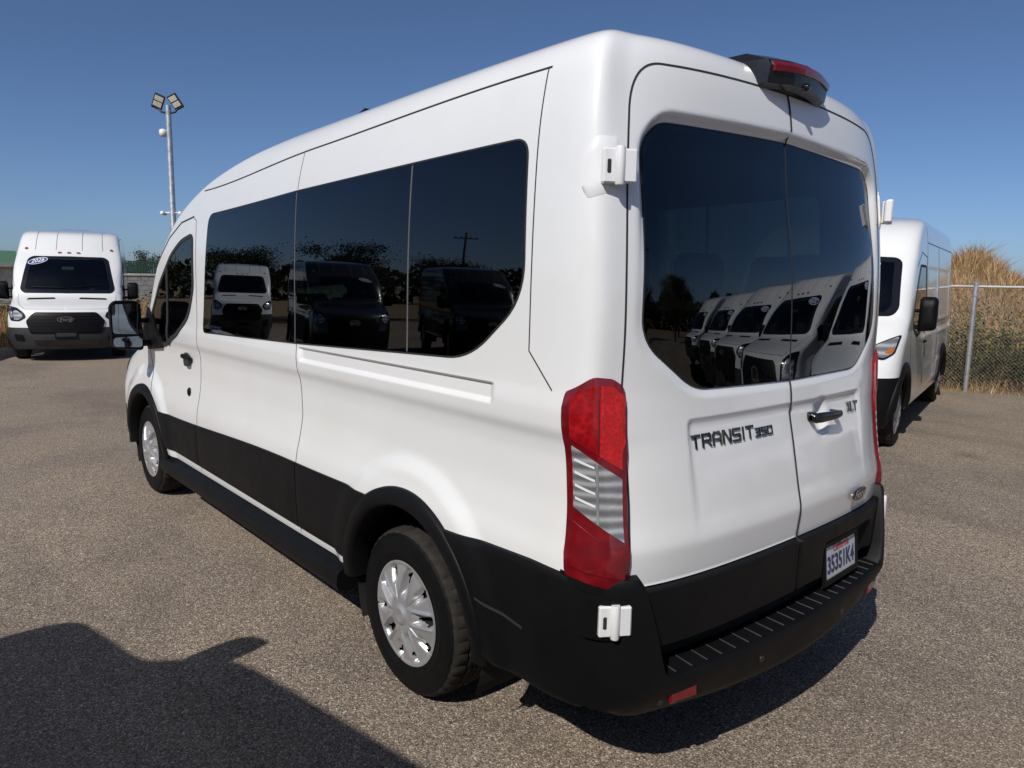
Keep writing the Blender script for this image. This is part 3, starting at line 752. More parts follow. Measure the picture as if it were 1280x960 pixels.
    for sg in (-1, 1):
        xe = [(sg*(float(S.xs(z))-S.dx-0.002), z) for z in np.linspace(.59, 2.28 if roof == 'M' else 2.44, 40)]
        if roof == 'M':
            xe = [p for p in xe if p[1] < 2.25]; A_, B_, C_ = np.array(xe[-1]), np.array([sg*.815, 2.405]), np.array([sg*.68, 2.407])
            xe = xe+[tuple((1-t)**2*A_+2*t*(1-t)*B_+t*t*C_) for t in np.linspace(.08, 1, 14)]
        pl = xe
        pl = pl+[(sg*x, float(DOOR_TOP(x))) for x in np.linspace(.64, 0, 16)] if roof == 'M' else pl
        seam(pl, RE, 0.0055, 'gap', off=0.002)
    seam([(0, z) for z in np.linspace(.59, 2.425, 60)], RE, 0.0055, 'gap', off=0.005)
    # cladding on the flanks
    for sg, SD in ((-1, SL), (1, SR)):
        for ci_, (a, b) in enumerate(((1.60, 2.172), (2.180, 3.680), (3.688, 4.45))):
            def SC_(u, v, ci_=ci_, a=a, b=b):
                u = np.asarray(u, float); v = np.asarray(v, float)+0*u
                if ci_ == 0: y0_ = 1.15+np.sqrt(np.clip(.485**2-(v-.40)**2, .02, 1)); u = y0_+(u-a)/(b-a)*(b-y0_)
                if ci_ == 2: y1_ = 4.87-np.sqrt(np.clip(.485**2-(v-.385)**2, .02, 1)); u = a+(u-a)/(b-a)*(y1_-a)
                return SD(u, v)
            us = np.linspace(a, b, 24); top = .822-.010*sstep(1.55, 2.2, us)-.075*sstep(2.2, 4.5, us); bot = np.full(24, .474)+.012*sstep(1.6, 4.3, us)
            patch('side_cladding', SC_, us, bot, top, 10, 0.014, 0.016, M['plastic'], root, bevel=0.005)
        def arch(yc, ro_):
            (ya, za) = ARC[yc]; th = np.linspace(R(0 if yc < 3 else -4), R(183), 70); prof = [(.512, .000), (.511, .014), (.503, .021), (.475, .024), (.450, .023), (.440, .018), (.435, .006), (.432, -.07)]
            V = []; k = len(prof)
            for q in th:
                for (r, o) in prof:
                    y = ya+r*math.cos(q); z = za+r*math.sin(q); x = float(S.bil(S.X, S.ty, S.tz, np.array(y), np.array(max(z, .42)))); V.append((sg*(x+o), y, z))
            F = [(i*k+j, (i+1)*k+j, (i+1)*k+j+1, i*k+j+1) for i in range(len(th)-1) for j in range(k-1)]
            if sg < 0: F = [f[::-1] for f in F]
            a = mkobj('wheel_arch_trim', V, F, M['plastic'], root); a.data.set_sharp_from_angle(angle=R(50))
            mb = MB(); th2 = np.linspace(R(-25), R(205), 40); V = []
            for q in th2:
                for xx, r in ((.985, .458), (.62, .458)): V.append((sg*xx, ya+r*math.cos(q), za+r*math.sin(q)))
            F = [(2*i, 2*i+2, 2*i+3, 2*i+1) for i in range(len(th2)-1)]; mb.add(V, F)
            mb.add([(sg*.62, ya+.455*math.cos(q), za+.455*math.sin(q)) for q in th2], [tuple(range(len(th2)))])
            mb.build('wheel_well', M['liner'], root)
        arch(AX_R, 0.0); arch(AX_F, 0.0)
        make_wheel(root, sg*0.985, AX_R, sg); make_wheel(root, sg*0.975, AX_F, sg)
        if hero:
            mb = MB(); prof = [(.93, .30), (.99, .285), (1.035, .300), (1.045, .330), (1.040, .372), (1.025, .392), (1.00, .400), (.985, .418), (.95, .43)]
            ys_ = np.linspace(1.70, 4.46, 30); V = [(sg*x, y, z) for y in ys_ for x, z in prof]; k = len(prof)
            F = [(i*k+j, (i+1)*k+j, (i+1)*k+j+1, i*k+j+1) for i in range(29) for j in range(k-1)]+[tuple(range(k)), tuple(29*k+j for j in range(k))]
            autosmooth(mb.add(V, F).build('running_board', M['plastic'], root), 30)
        # door furniture
        Pp, Np = SD(np.array([3.885]), np.array([1.192])); p = Pp[0]
        mb = MB().rbox((p[0]-.012, p[1]-.085, p[2]-.016), (p[0]+.012, p[1]+.085, p[2]+.018), .010); h = mb.build('door_handle', M['plastic'], root); h.location.x = sg*.022
        cup = MB(); q = round_poly([(-.05, -.05), (.05, -.05), (.055, .02), (0, .05), (-.055, .02)], .03); cup.prism(q, lambda a, b: (p[0]+sg*.001, p[1]+a, p[2]+b-.012), lambda a, b: (p[0]-sg*.01, p[1]+a, p[2]+b-.012)); cup.build('handle_recess', M['plastic_grey'], h)
        if sg < 0:
            Pp, Np = SD(np.array([3.867]), np.array([.955])); p = Pp[0]
            MB().lathe([(.0, -.010), (.022, -.010), (.030, -.004), (.032, .004)], 20, 'x', p).build('black_cap', M['plastic'], root, True)
        # mirror and its black base
        tri = [(4.42, 1.21), (4.80, 1.17), (4.86, 1.40), (4.74, 1.50), (4.66, 1.44), (4.50, 1.28)]
        us, lo, hi = poly_cols(round_poly(tri, .03), 16); patch('mirror_base', SD, us, lo, hi, 8, 0.020, 0.022, M['plastic'], root)
        make_mirror(root, sg*0.985, 4.66, 1.36, sg, M['plastic'], 0.215, 0.37, 0.075)
    # underbody
    mb = MB().box((-.62, .25, .36), (.62, 5.6, .46)); mb.box((-.80, 1.75, .38), (.80, 4.4, .45)); mb.box((-.92, .18, .42), (.92, .68, .47)); mb.tube([(-.8, AX_R, .34), (.8, AX_R, .34)], .06, 10); mb.tube([(-.8, AX_F, .30), (.8, AX_F, .30)], .05, 10)
    mb.build('underbody', M['liner'], root)
    # ---- nose
    gp = round_poly([(-.53, .965), (-.67, .80), (-.60, .55), (.60, .55), (.67, .80), (.53, .965)], .05)
    us, lo, hi = poly_cols(gp, 40); gr = patch('grille', FR, us, lo, hi, 14, 0.014, 0.02, M['plastic'], root, bevel=.008)
    for i in range(6):
        z = .60+i*.058; q = np.linspace(-.56, .56, 30); Pp, Np = FR(q, np.full(30, z)); ribbon('grille_bar', Pp, Np, .022, M['plastic'], gr, .020)
    Pp, Np = FR(np.array([0.0]), np.array([.83])); bd = empty_badge(Pp[0]+np.array([0, .022, 0]), .285, .115, 0, root, True)
    for sg in (-1, 1):
        hp = round_poly([(.665, .865), (.78, .79), (.93, .80), (.968, .96), (.962, 1.07), (.82, 1.04), (.69, .95)], .03)
        us, lo, hi = poly_cols(hp, 22); us2 = us*sg
        hl = patch('headlight', FR, us2, lo, hi, 10, 0.008, 0.012, M['gloss_black'], root)
        ip = round_poly([(.715, .87), (.79, .82), (.87, .825), (.88, .975), (.83, 1.0), (.735, .93)], .02); us, lo, hi = poly_cols(ip, 12)
        patch('lamp_reflector', FR, us*sg, lo, hi, 8, 0.011, 0.004, M['lamp_inner'], hl)
        ip = round_poly([(.89, .85), (.93, .86), (.945, .98), (.90, .985)], .015); us, lo, hi = poly_cols(ip, 8); patch('turn_lamp', FR, us*sg, lo, hi, 6, 0.011, 0.004, M['lens_clear'], hl)
        vp = round_poly([(.20, 1.205), (.70, 1.190), (.68, 1.218), (.22, 1.232)], .01); us, lo, hi = poly_cols(vp, 14); patch('hood_vent', FR, us*sg, lo, hi, 5, 0.006, 0.010, M['plastic'], root)
        fp = round_poly([(.70, .40), (.86, .42), (.88, .55), (.72, .53)], .03); us, lo, hi = poly_cols(fp, 10); patch('fog_lamp_panel', FR, us*sg, lo, hi, 6, 0.006, 0.010, M['plastic'], root)
        seam([(sg*x, 1.025) for x in np.linspace(.02, .70, 20)]+[(sg*.80, 1.10), (sg*.86, 1.20), (sg*.86, 1.29)], FR, .007, 'gap_soft')
        wp = np.array([(sg*.08, 1.43), (sg*.60, 1.49)]) if sg < 0 else np.array([(.05, 1.42), (.62, 1.43)])
        q = dens(wp, .05); Pp, Np = FR(q[:, 0], q[:, 1]); mb = MB().tube(Pp+Np*.018, .008, 6); mb.build('wiper', M['plastic'], root)
        Pp, Np = FR(np.array([sg*.78]), np.array([2.24])); MB().rbox(Pp[0]-.03, Pp[0]+.03, .015).build('marker_lamp', M['amber'], root)
    for x in (-.17, 0, .17):
        Pp, Np = FR(np.array([x]), np.array([2.16])); MB().rbox(Pp[0]-np.array([.035, .03, .022]), Pp[0]+np.array([.035, .03, .022]), .012).build('marker_lamp', M['amber'], root) if not hero else None
    if not hero:
        for x in (-.62, -.24, .24, .62): seam([(x, 2.22), (x*.97, 2.64)], FR, .010, 'gap_soft', nm='roof_rib')
    lp = round_poly([(-.52, .33), (.52, .33), (.56, .43), (-.56, .43)], .03); us, lo, hi = poly_cols(lp, 20); patch('lower_intake', FR, us, lo, hi, 5, .006, .01, M['gloss_black'], root)
    lp = round_poly([(-.19, .455), (.19, .455), (.19, .60), (-.19, .60)], .01); us, lo, hi = poly_cols(lp, 10); patch('plate_bracket', FR, us, lo, hi, 5, .014, .016, M['plastic'], root)
    lp = [(-.165, .50), (.165, .50), (.165, .57), (-.165, .57)]; us, lo, hi = poly_cols(lp, 6); patch('bracket_panel', FR, us, lo, hi, 3, .017, .004, M['plastic_grey'], root)
    # front seats, wheel
    for sx in (-.48, .48):
        seat(root, sx, 3.95, .66)
    th = np.linspace(0, 2*math.pi, 25); MB().tube([(-.48+.19*math.cos(a), 4.50+.10*math.sin(a), 1.24+.16*math.sin(a)) for a in th], .014, 6, False).build('steering_wheel', M['interior'], root, True)
    MB().rbox((-.10, 4.62, 1.78), (.12, 4.65, 1.85), .01).build('rear_view_mirror', M['interior'], root)
    return root, S, parts

def seat(root, x, y, z, w=.46):
    o = MB().rbox((x-w/2, y-.05, z+.22), (x+w/2, y+.48, z+.38), .05).build('seat', M['seat'], root, False)
    b = MB(); V = []
    b.rbox((x-w/2, y-.14, z+.34), (x+w/2, y-.01, z+.98), .05); b.build('backrest', M['seat'], o)
    MB().rbox((x-.13, y-.15, z+1.02), (x+.13, y-.05, z+1.20), .035).build('headrest', M['seat'], o)
    MB().box((x-.18, y, z), (x+.18, y+.40, z+.24)).build('seat_base', M['interior'], o)
    return o

def empty_badge(p, w, h, rz, parent, front):
    """oval emblem with script lettering; front: faces +y, else faces -y"""
    s = 1 if front else -1; n = 36
    def oval(a, b, y0, y1): return MB().prism([(a*math.cos(2*math.pi*k/n), b*math.sin(2*math.pi*k/n)) for k in range(n)], lambda u, v: (u, y0, v), lambda u, v: (u, y1, v))
    o = oval(w/2, h/2, 0, s*.006).build('oval_badge', M['chrome'], parent, loc=tuple(p))
    oval(w*.46, h*.43, s*.002, s*.0075).build('badge_field', M['badge'], o)
    V, F = text_mesh('Ford', h*.72, 0.001, 0.25, 1.25, 0.0012)
    V2 = np.stack([-V[:, 0]*s, np.full(len(V), s*.009)+s*V[:, 2], V[:, 1]], 1)
    mkobj('badge_lettering', V2, F, M['chrome'], o, False)
    return o

# ------------------------------------------------------------------ ground
def ray_dir(px, py): return cf+(px-640)/FPX*cr-(py-480)/FPX*cu
def at_y(px, py, y): d = ray_dir(px, py); return CAM+d*(y-CAM[1])/d[1]
def at_x(px, py, x): d = ray_dir(px, py); return CAM+d*(x-CAM[0])/d[0]
def at_depth(px, py, k): return CAM+ray_dir(px, py)*k

def asphalt_mat():
    m, t, o = newmat('worn_asphalt')
    b = N(t, 'ShaderNodeBsdfPrincipled'); b.inputs['Roughness'].default_value = 0.9; b.inputs['Specular IOR Level'].default_value = 0.25
    v = coords(t)
    vo = N(t, 'ShaderNodeTexVoronoi', i_Scale=195.0, i_Randomness=1.0); L(t, v, vo.inputs['Vector'])
    vo2 = N(t, 'ShaderNodeTexVoronoi', i_Scale=105.0); L(t, v, vo2.inputs['Vector'])
    sp = N(t, 'ShaderNodeSeparateColor'); L(t, vo.outputs['Color'], sp.inputs[0])
    stone = ramp(t, sp.outputs[0], [(0.0, (0.060, 0.047, 0.036)), (0.25, (0.155, 0.124, 0.096)), (0.60, (0.258, 0.207, 0.161)), (0.88, (0.365, 0.298, 0.233)), (1.0, (0.66, 0.57, 0.47))])
    sp2 = N(t, 'ShaderNodeSeparateColor'); L(t, vo2.outputs['Color'], sp2.inputs[0])
    big = ramp(t, sp2.outputs[1], [(0.0, 0.74), (0.5, 1.0), (0.95, 1.04), (1.0, 1.6)])
    mx = N(t, 'ShaderNodeMix', data_type='RGBA', blend_type='MULTIPLY'); mx.inputs[0].default_value = 1.0
    L(t, stone.outputs[0], mx.inputs[6]); L(t, big.outputs[0], mx.inputs[7])
    # broad stains and wear, tyre-polished patches
    n1 = N(t, 'ShaderNodeTexNoise', i_Scale=0.55, i_Detail=7.0, i_Roughness=0.62, i_Distortion=0.6); L(t, v, n1.inputs['Vector'])
    w1 = ramp(t, n1.outputs['Fac'], [(0.30, (0.74, 0.745, 0.77)), (0.5, (1.0, 1.0, 1.0)), (0.72, (1.18, 1.14, 1.08))])
    mx2 = N(t, 'ShaderNodeMix', data_type='RGBA', blend_type='MULTIPLY'); mx2.inputs[0].default_value = 1.0
    L(t, mx.outputs[2], mx2.inputs[6]); L(t, w1.outputs[0], mx2.inputs[7])
    # fine dark cracks, sparse
    n3 = N(t, 'ShaderNodeTexNoise', i_Scale=1.5, i_Detail=4.0); L(t, v, n3.inputs['Vector'])
    av = N(t, 'ShaderNodeMix', data_type='RGBA', blend_type='ADD'); av.inputs[0].default_value = 0.35
    L(t, v, av.inputs[6]); L(t, n3.outputs['Color'], av.inputs[7])
    vc = N(t, 'ShaderNodeTexVoronoi', feature='DISTANCE_TO_EDGE', i_Scale=0.42); L(t, av.outputs[2], vc.inputs['Vector'])
    ck = ramp(t, vc.outputs['Distance'], [(0.0, 0.72), (0.004, 0.86), (0.011, 1.0)])
    mx3 = N(t, 'ShaderNodeMix', data_type='RGBA', blend_type='MULTIPLY')
    msk = N(t, 'ShaderNodeTexNoise', i_Scale=0.3, i_Detail=3.0); L(t, v, msk.inputs['Vector'])
    mr = ramp(t, msk.outputs['Fac'], [(0.50, 0.0), (0.62, 0.8)]); L(t, mr.outputs[0], mx3.inputs[0])
    L(t, mx2.outputs[2], mx3.inputs[6]); L(t, ck.outputs[0], mx3.inputs[7])
    # oil drips and dark smudges
    vo3 = N(t, 'ShaderNodeTexVoronoi', i_Scale=0.55); L(t, av.outputs[2], vo3.inputs['Vector'])
    oil = ramp(t, vo3.outputs['Distance'], [(0.0, 0.55), (0.06, 0.80), (0.13, 1.0)])
    n5 = N(t, 'ShaderNodeTexNoise', i_Scale=0.9, i_Detail=8.0, i_Roughness=0.7); mp5 = N(t, 'ShaderNodeMapping'); mp5.inputs['Scale'].default_value = (1.0, .22, 1.0); mp5.inputs['Rotation'].default_value = (0, 0, .5)
    L(t, v, mp5.inputs['Vector']); L(t, mp5.outputs[0], n5.inputs['Vector'])
    smd = ramp(t, n5.outputs['Fac'], [(0.32, 0.76), (0.47, 1.0), (0.60, 1.0), (0.75, 1.12)])
    mxo = N(t, 'ShaderNodeMix', data_type='RGBA', blend_type='MULTIPLY'); mxo.inputs[0].default_value = 1.0; L(t, mx3.outputs[2], mxo.inputs[6]); L(t, oil.outputs[0], mxo.inputs[7])
    mxs = N(t, 'ShaderNodeMix', data_type='RGBA', blend_type='MULTIPLY'); mxs.inputs[0].default_value = 1.0; L(t, mxo.outputs[2], mxs.inputs[6]); L(t, smd.outputs[0], mxs.inputs[7])
    # wind-blown dust
    n4 = N(t, 'ShaderNodeTexNoise', i_Scale=0.18, i_Detail=6.0, i_Roughness=0.6); L(t, v, n4.inputs['Vector'])
    dm = ramp(t, n4.outputs['Fac'], [(0.46, 0.0), (0.72, 0.45)])
    mx4 = N(t, 'ShaderNodeMix', data_type='RGBA'); L(t, dm.outputs[0], mx4.inputs[0]); L(t, mxs.outputs[2], mx4.inputs[6]); mx4.inputs[7].default_value = (0.22, 0.175, 0.125, 1)
    L(t, mx4.outputs[2], b.inputs['Base Color'])
    bp = N(t, 'ShaderNodeBump'); bp.inputs['Strength'].default_value = 0.7; bp.inputs['Distance'].default_value = 0.003
    ad = N(t, 'ShaderNodeMath', operation='ADD'); L(t, vo.outputs['Distance'], ad.inputs[0]); L(t, vo2.outputs['Distance'], ad.inputs[1])
    inv = N(t, 'ShaderNodeMath', operation='SUBTRACT'); inv.inputs[0].default_value = 1.0; L(t, ad.outputs[0], inv.inputs[1])
    L(t, inv.outputs[0], bp.inputs['Height']); L(t, bp.outputs[0], b.inputs['Normal'])
    L(t, b.outputs[0], o.inputs[0]); return m
def dirt_mat():
    m, t, o = newmat('dry_earth'); b = N(t, 'ShaderNodeBsdfPrincipled'); b.inputs['Roughness'].default_value = 0.95; b.inputs['Specular IOR Level'].default_value = 0.1
    v = coords(t)
    n = N(t, 'ShaderNodeTexNoise', i_Scale=1.4, i_Detail=10.0, i_Roughness=0.7); L(t, v, n.inputs['Vector'])
    r = ramp(t, n.outputs['Fac'], [(0.25, (0.13, 0.092, 0.055)), (0.5, (0.235, 0.175, 0.108)), (0.75, (0.33, 0.255, 0.16))]); L(t, r.outputs[0], b.inputs['Base Color'])
    n2 = N(t, 'ShaderNodeTexNoise', i_Scale=22.0, i_Detail=6.0); L(t, v, n2.inputs['Vector'])
    bp = N(t, 'ShaderNodeBump'); bp.inputs['Strength'].default_value = 0.8; bp.inputs['Distance'].default_value = 0.03; L(t, n2.outputs['Fac'], bp.inputs['Height']); L(t, bp.outputs[0], b.inputs['Normal'])
    L(t, b.outputs[0], o.inputs[0]); return m
M['asphalt'] = asphalt_mat(); M['dirt'] = dirt_mat()
tag(mkobj('ground', [(-900, -900, -.012), (900, -900, -.012), (900, 900, -.012), (-900, 900, -.012)], [(0, 1, 2, 3)], M['dirt'], None, False), kind='structure')
FD = np.array([.33, -.94]); FD /= np.linalg.norm(FD); FNn = np.array([-FD[1], FD[0]]); FP = np.array([11.55, 3.10])
def fpt(u, v, z=0.0): p = FP+FD*u+FNn*v; return np.array([p[0], p[1], z])
# asphalt lot: uneven edge towards the fence and the weedy strip
edge = []
for u in np.linspace(38, -17, 90):
    edge.append(fpt(u, -0.30+0.16*math.sin(u*1.9)+0.10*math.sin(u*5.3+1)+random.uniform(-.05, .05)))
xs_e = np.linspace(edge[-1][0]-.5, -60, 120)
for x in xs_e: edge.append(np.array([x, 19.2+14*float(sstep(5.0, 6.6, -x))+0.25*math.sin(x*1.3)+0.15*math.sin(x*3.7)+random.uniform(-.08, .08), 0]))
edge = [e for e in edge if not (e[0] > 5.5 and e[1] > 19.0)]
edge += [np.array([-60, -60, 0]), np.array([edge[0][0], -60, 0])]
tag(mkobj('asphalt_lot', [(e[0], e[1], 0.0) for e in edge], [tuple(range(len(edge)))], M['asphalt'], None, False), kind='structure')

# ------------------------------------------------------------------ the white passenger van
hero, S, HP = transit('passenger_van', 'M', True, (0, 0, 0), 0, 'white medium-roof passenger van with long dark side windows, big in the lot', hero=True)
SL, SR, RE = S.side(-1), S.side(1), S.rear()
doorL, doorR = HP['rear_door']
for o in HP.get('rear_door_cladding', []): bpy.data.objects.remove(o)
# handle cup pressed into the right rear door
me = doorR.data; co_ = np.zeros(len(me.vertices)*3); me.vertices.foreach_get('co', co_); co_ = co_.reshape(-1, 3)
rr_ = np.hypot((co_[:, 0]-.245)/.062, (co_[:, 2]-1.232)/.085); co_[:, 1] += .026*(1-sstep(.45, 1.0, rr_))
Fq = [tuple(p.vertices) for p in me.polygons]; nd = mkobj('rear_door', co_, Fq, M['white'], hero)
for ch in list(doorR.children): ch.parent = nd
bpy.data.objects.remove(doorR); doorR = nd; doorR.name = 'rear_door.001'
def door_cladding(sg, par):
    nx, nz_ = 90, 22; V = []
    def pocket(x, z): return (sstep(.20, .215, x)*(1-sstep(.66, .70, x))*sstep(.50, .52, z)*(1-sstep(.718-.1*np.clip(x-.6, 0, 1), .735, z))) if sg > 0 else 0*x
    zs = np.concatenate([np.linspace(.588, .79, nz_-2), [.797, .7975]])
    for j, z in enumerate(zs):
        x = np.linspace(.004, float(S.xs(z))-S.dx-.006, nx); P = S.rearP(x, np.full(nx, z)); o_ = .014-.034*pocket(x, z)
        if j == 0 or j == len(zs)-1: o_ = o_*0-.01
        if j == len(zs)-2: o_ = o_-.003
        o_ = np.where((np.arange(nx) == 0) | (np.arange(nx) == nx-1), -.004, o_)
        V += [(sg*a, b-c, z) for a, b, c in zip(x, P[:, 1], o_)]
    F = [(j*nx+i, j*nx+i+1, (j+1)*nx+i+1, (j+1)*nx+i) for j in range(len(zs)-1) for i in range(nx-1)]
    if sg < 0: F = [f[::-1] for f in F]
    o = mkobj('rear_door_cladding', V, F, M['plastic'], par); o.data.set_sharp_from_angle(angle=R(45)); return o
door_cladding(-1, doorL); cladR = door_cladding(1, doorR)
# plate with frame
pc = S.rearP(np.array([.40]), np.array([.632]))[0]; px_, py_, pz_ = .400, pc[1]+.006, .630
M['plate'] = pbr('plate_white', (0.46, 0.48, 0.50), .35, var=.05); M['plate_blue'] = pbr('plate_ink', (0.02, 0.03, 0.09), .4); M['plate_red'] = pbr('plate_script', (0.35, 0.03, 0.05), .4)
plate = MB().box((-.15, -.006, -.07), (.15, -.002, .07)).build('licence_plate', M['plate'], hero, loc=(px_, py_, pz_), rot=(R(-5), 0, R(3)))
fr = MB()
for lo_, hi_ in (((-.163, -.012, -.090), (.163, .0, -.068)), ((-.163, -.012, .068), (.163, 0, .086)), ((-.163, -.012, -.068), (-.148, 0, .068)), ((.148, -.012, -.068), (.163, 0, .068))): fr.box(lo_, hi_)
fr.build('plate_frame', M['plastic'], plate)
V, F = text_mesh('35351K4', .098, .001, 0, .74, .0015); mkobj('plate_number', np.stack([V[:, 0], -.008-V[:, 2], V[:, 1]-.015], 1), F, M['plate_blue'], plate, False)
V, F = text_mesh('California', .040, .0005, .25, 1.0); mkobj('plate_script', np.stack([V[:, 0], -.008-V[:, 2], V[:, 1]+.050], 1), F, M['plate_red'], plate, False)
# rear bumper
def hero_bumper():
    yb0 = tab([(.34, -.012), (.40, -.032), (.50, -.040), (.84, -.02)]); kb = tab([(.34, .145), (.40, .10), (.50, .068), (.84, .075)])
    n0, n1_, n2_ = 46, 30, 26; cols = []
    tot = n0+n1_+n2_
    def plan(i, z):
        y0, k = float(yb0(z)), float(kb(z))
        if i < n0: x = .80*i/(n0-1); return np.array([x, y0+k*(x/.8)**2])
        P0 = np.array([.80, y0+k]); yc = .40; P1 = np.array([float(S.bil(S.X, S.ty, S.tz, np.array(yc), np.array(max(z, .45))))+.016-(.04 if z < .40 else 0), yc])
        if i < n0+n1_:
            t = (i-n0+1)/n1_; d = np.array([1, 2*k/.8]); d /= np.linalg.norm(d); A = P0+d*.135; B = P1-np.array([0, .20]); return (1-t)**3*P0+3*t*(1-t)**2*A+3*t*t*(1-t)*B+t**3*P1
        t = (i-n0-n1_+1)/n2_; ye = 1.15-math.sqrt(max(.490**2-(z-.40)**2, .012)); y = yc+(ye-yc)*t
        return np.array([float(S.bil(S.X, S.ty, S.tz, np.array(y), np.array(max(z, .45))))+.016-(.04 if z < .40 else 0), y])
    V = []; nr = 0
    for i in range(tot):
        xr = plan(i, .5)[0] if i < n0+n1_ else 1.0
        zt = .512+.333*float(sstep(.765, .865, xr)) if i < n0+n1_ else .845-.022*(i-n0-n1_)/n2_
        zb = .345+.052*float(sstep(.78, 1.0, xr))
        zs = [zb, zb+.004, zb+.016]+list(np.linspace(zb+.04, zt-.03, 9))+[zt-.012, zt-.003, zt]
        ins = [.06, .012, .003]+[0]*9+[.001, .006, .016]
        rows = []
        for z, d in zip(zs, ins):
            p = plan(i, z); q = plan(min(i+1, tot-1), z)-plan(max(i-1, 0), z); q /= np.linalg.norm(q); nrm = np.array([-q[1], q[0]])   # inward
            if i == 0: nrm = np.array([0.0, 1.0])
            rows.append((p[0]+nrm[0]*d, p[1]+nrm[1]*d, z))
        p = np.array(rows[-1][:2]); c_ = 1 if xr < .80 else 0
        w_ = .10 if xr < .78 else .10-.06*float(sstep(.78, .9, xr))
        for dd, dz_ in ((w_*.5, .004), (w_, .008), (w_+.012, .075 if xr < .8 else .004)): rows.append((p[0]+nrm[0]*dd*(0 if c_ else 1), p[1]+(dd if c_ else nrm[1]*dd), zt+dz_))
        nr = len(rows); V += rows
    F = [(i*nr+j, (i+1)*nr+j, (i+1)*nr+j+1, i*nr+j+1) for i in range(tot-1) for j in range(nr-1)]
    V = np.array(V); n = len(V)
    F2 = F+[tuple(a+n for a in f[::-1]) for f in F]; V2 = np.concatenate([V, V*np.array([-1, 1, 1])])
    o = mkobj('rear_bumper', V2, F2, M['plastic'], hero); o.data.set_sharp_from_angle(angle=R(38))
    rib = MB().rbox((-.003, -.038, 0), (.003, .046, .005), .002); rm = None
    for k, x in enumerate(np.linspace(-.715, .715, 21)):
        y = float(yb0(.5))+float(kb(.5))*(abs(x)/.8)**2
        if rm is None: ob = rib.build('tread_rib', M['plastic_grey'], o); rm = ob.data
        else: ob = bpy.data.objects.new('tread_rib', rm); COL.objects.link(ob); ob.parent = o
        ob.location = (x, y+.058, .513); ob.rotation_euler = (R(3), 0, .16*x)
    for sx in (-1, 1):
        x = .685; y = float(yb0(.43))+float(kb(.43))*(x/.8)**2
        MB().rbox((-.058, -.006, -.024), (.058, .01, .024), .006).build('reflector', M['lens_dark'], o, loc=(sx*x, y, .432), rot=(R(-4), 0, sx*.20))
    for x, z in ((-.30, .44), (.30, .44), (-.775, .425), (.775, .425)):
        y = float(yb0(z))+float(kb(z))*(abs(x)/.8)**2
        MB().lathe([(.0, -.003), (.012, -.003), (.0135, .0), (.0135, .006)], 16, 'y').build('parking_sensor', M['sensor'], o, True, loc=(x, y, z))
    x = float(S.bil(S.X, S.ty, S.tz, np.array(.33), np.array(.62)))
    MB().lathe([(.0, -.003), (.012, -.003), (.0135, .0), (.0135, .008)], 16, 'x').build('parking_sensor', M['sensor'], o, True, loc=(-.985, .23, .60), rot=(0, 0, .5))
    # joint lines and the raised rib on the flank
    q = np.array([(-(plan(i, .6)[0]), plan(i, .6)[1], .6) for i in range(n0+n1_+2, tot-3)]); nn = np.tile([-1.0, 0, 0], (len(q), 1)); q[:, 2] = .60+.03*np.linspace(0, 1, len(q)); ribbon('flank_rib', q, nn, .008, M['plastic_grey'], o, .003)
    return o
bumper = hero_bumper()
# tail lamps
for sg in (-1, 1):
    CO = S.corner(sg)
    def U(a, z):                                    # a: 0 at the door edge, 1 on the flank
        a = np.asarray(a, float); z = np.asarray(z, float)+0*a; out = np.zeros_like(a)
        for k in np.ndindex(a.shape):
            i = int(round((z[k]-S.tz[0])/.01)); yl = .272+.028*float(sstep(.82, 1.4, z[k])); xr = .880-.027*float(sstep(.85, 1.40, z[k])); u1 = float(np.interp(yl, S.CY[i], S.tu)); u0 = float(np.interp(xr, S.CX[i], S.tu)) if xr >= S.CX[i, 0] else (xr-S.CX[i, 0])/.15; out[k] = u0+(u1-u0)*a[k]
        return out
    def lamp(nm, poly, off, th, mat, par, nc=22, nr=14, rad=.0, bev=0.0):
        us, lo, hi = poly_cols(poly, nc); return patch(nm, lambda u, v: CO(U(u, v), v), us, lo, hi, nr, off, th, mat, par, bev)
    body = round_poly([(0, .80), (1, .842), (1, 1.408), (.60, 1.462), (.25, 1.455), (0, 1.405)], [.05, .06, .04, .1, .06, .05])
    tl = lamp('tail_lamp', body, .012, .016, M['lens_dark'], hero, 26, 18, bev=.006)
    lamp('red_lens', [(.08, 1.175), (.47, 1.222), (.47, 1.437), (.27, 1.432), (.08, 1.390)], .0145, .004, M['lens_red'], tl)
    lamp('red_lens', [(.50, 1.225), (.90, 1.272), (.90, 1.395), (.60, 1.437), (.50, 1.437)], .0145, .004, M['lens_mid'], tl)
    for zz in (1.085, 1.125, 1.165, 1.205): lamp('lamp_rib', [(.56, zz-.003-.02), (.87, zz-.003), (.87, zz+.004), (.56, zz+.004-.02)], .0165, .003, M['badge_white'], tl, 8, 3)
    lamp('lamp_divider', [(.50, 1.008), (.54, 1.012), (.54, 1.203), (.50, 1.198)], .0160, .003, M['galv'], tl, 4, 8)
    lamp('reversing_lens', [(.09, .955), (.90, 1.055), (.90, 1.250), (.09, 1.148)], .0145, .004, M['lens_clear'], tl)
    lamp('fog_lens', [(.12, .845), (.90, .872), (.90, 1.010), (.12, .915)], .0145, .004, M['lens_dark'], tl)
    lamp('lamp_surround', round_poly([(-.04, .772), (1.03, .815), (1.03, .850), (-.04, .81)], [.05, .05, 0, 0]), .004, .01, M['plastic'], hero, 16, 5)
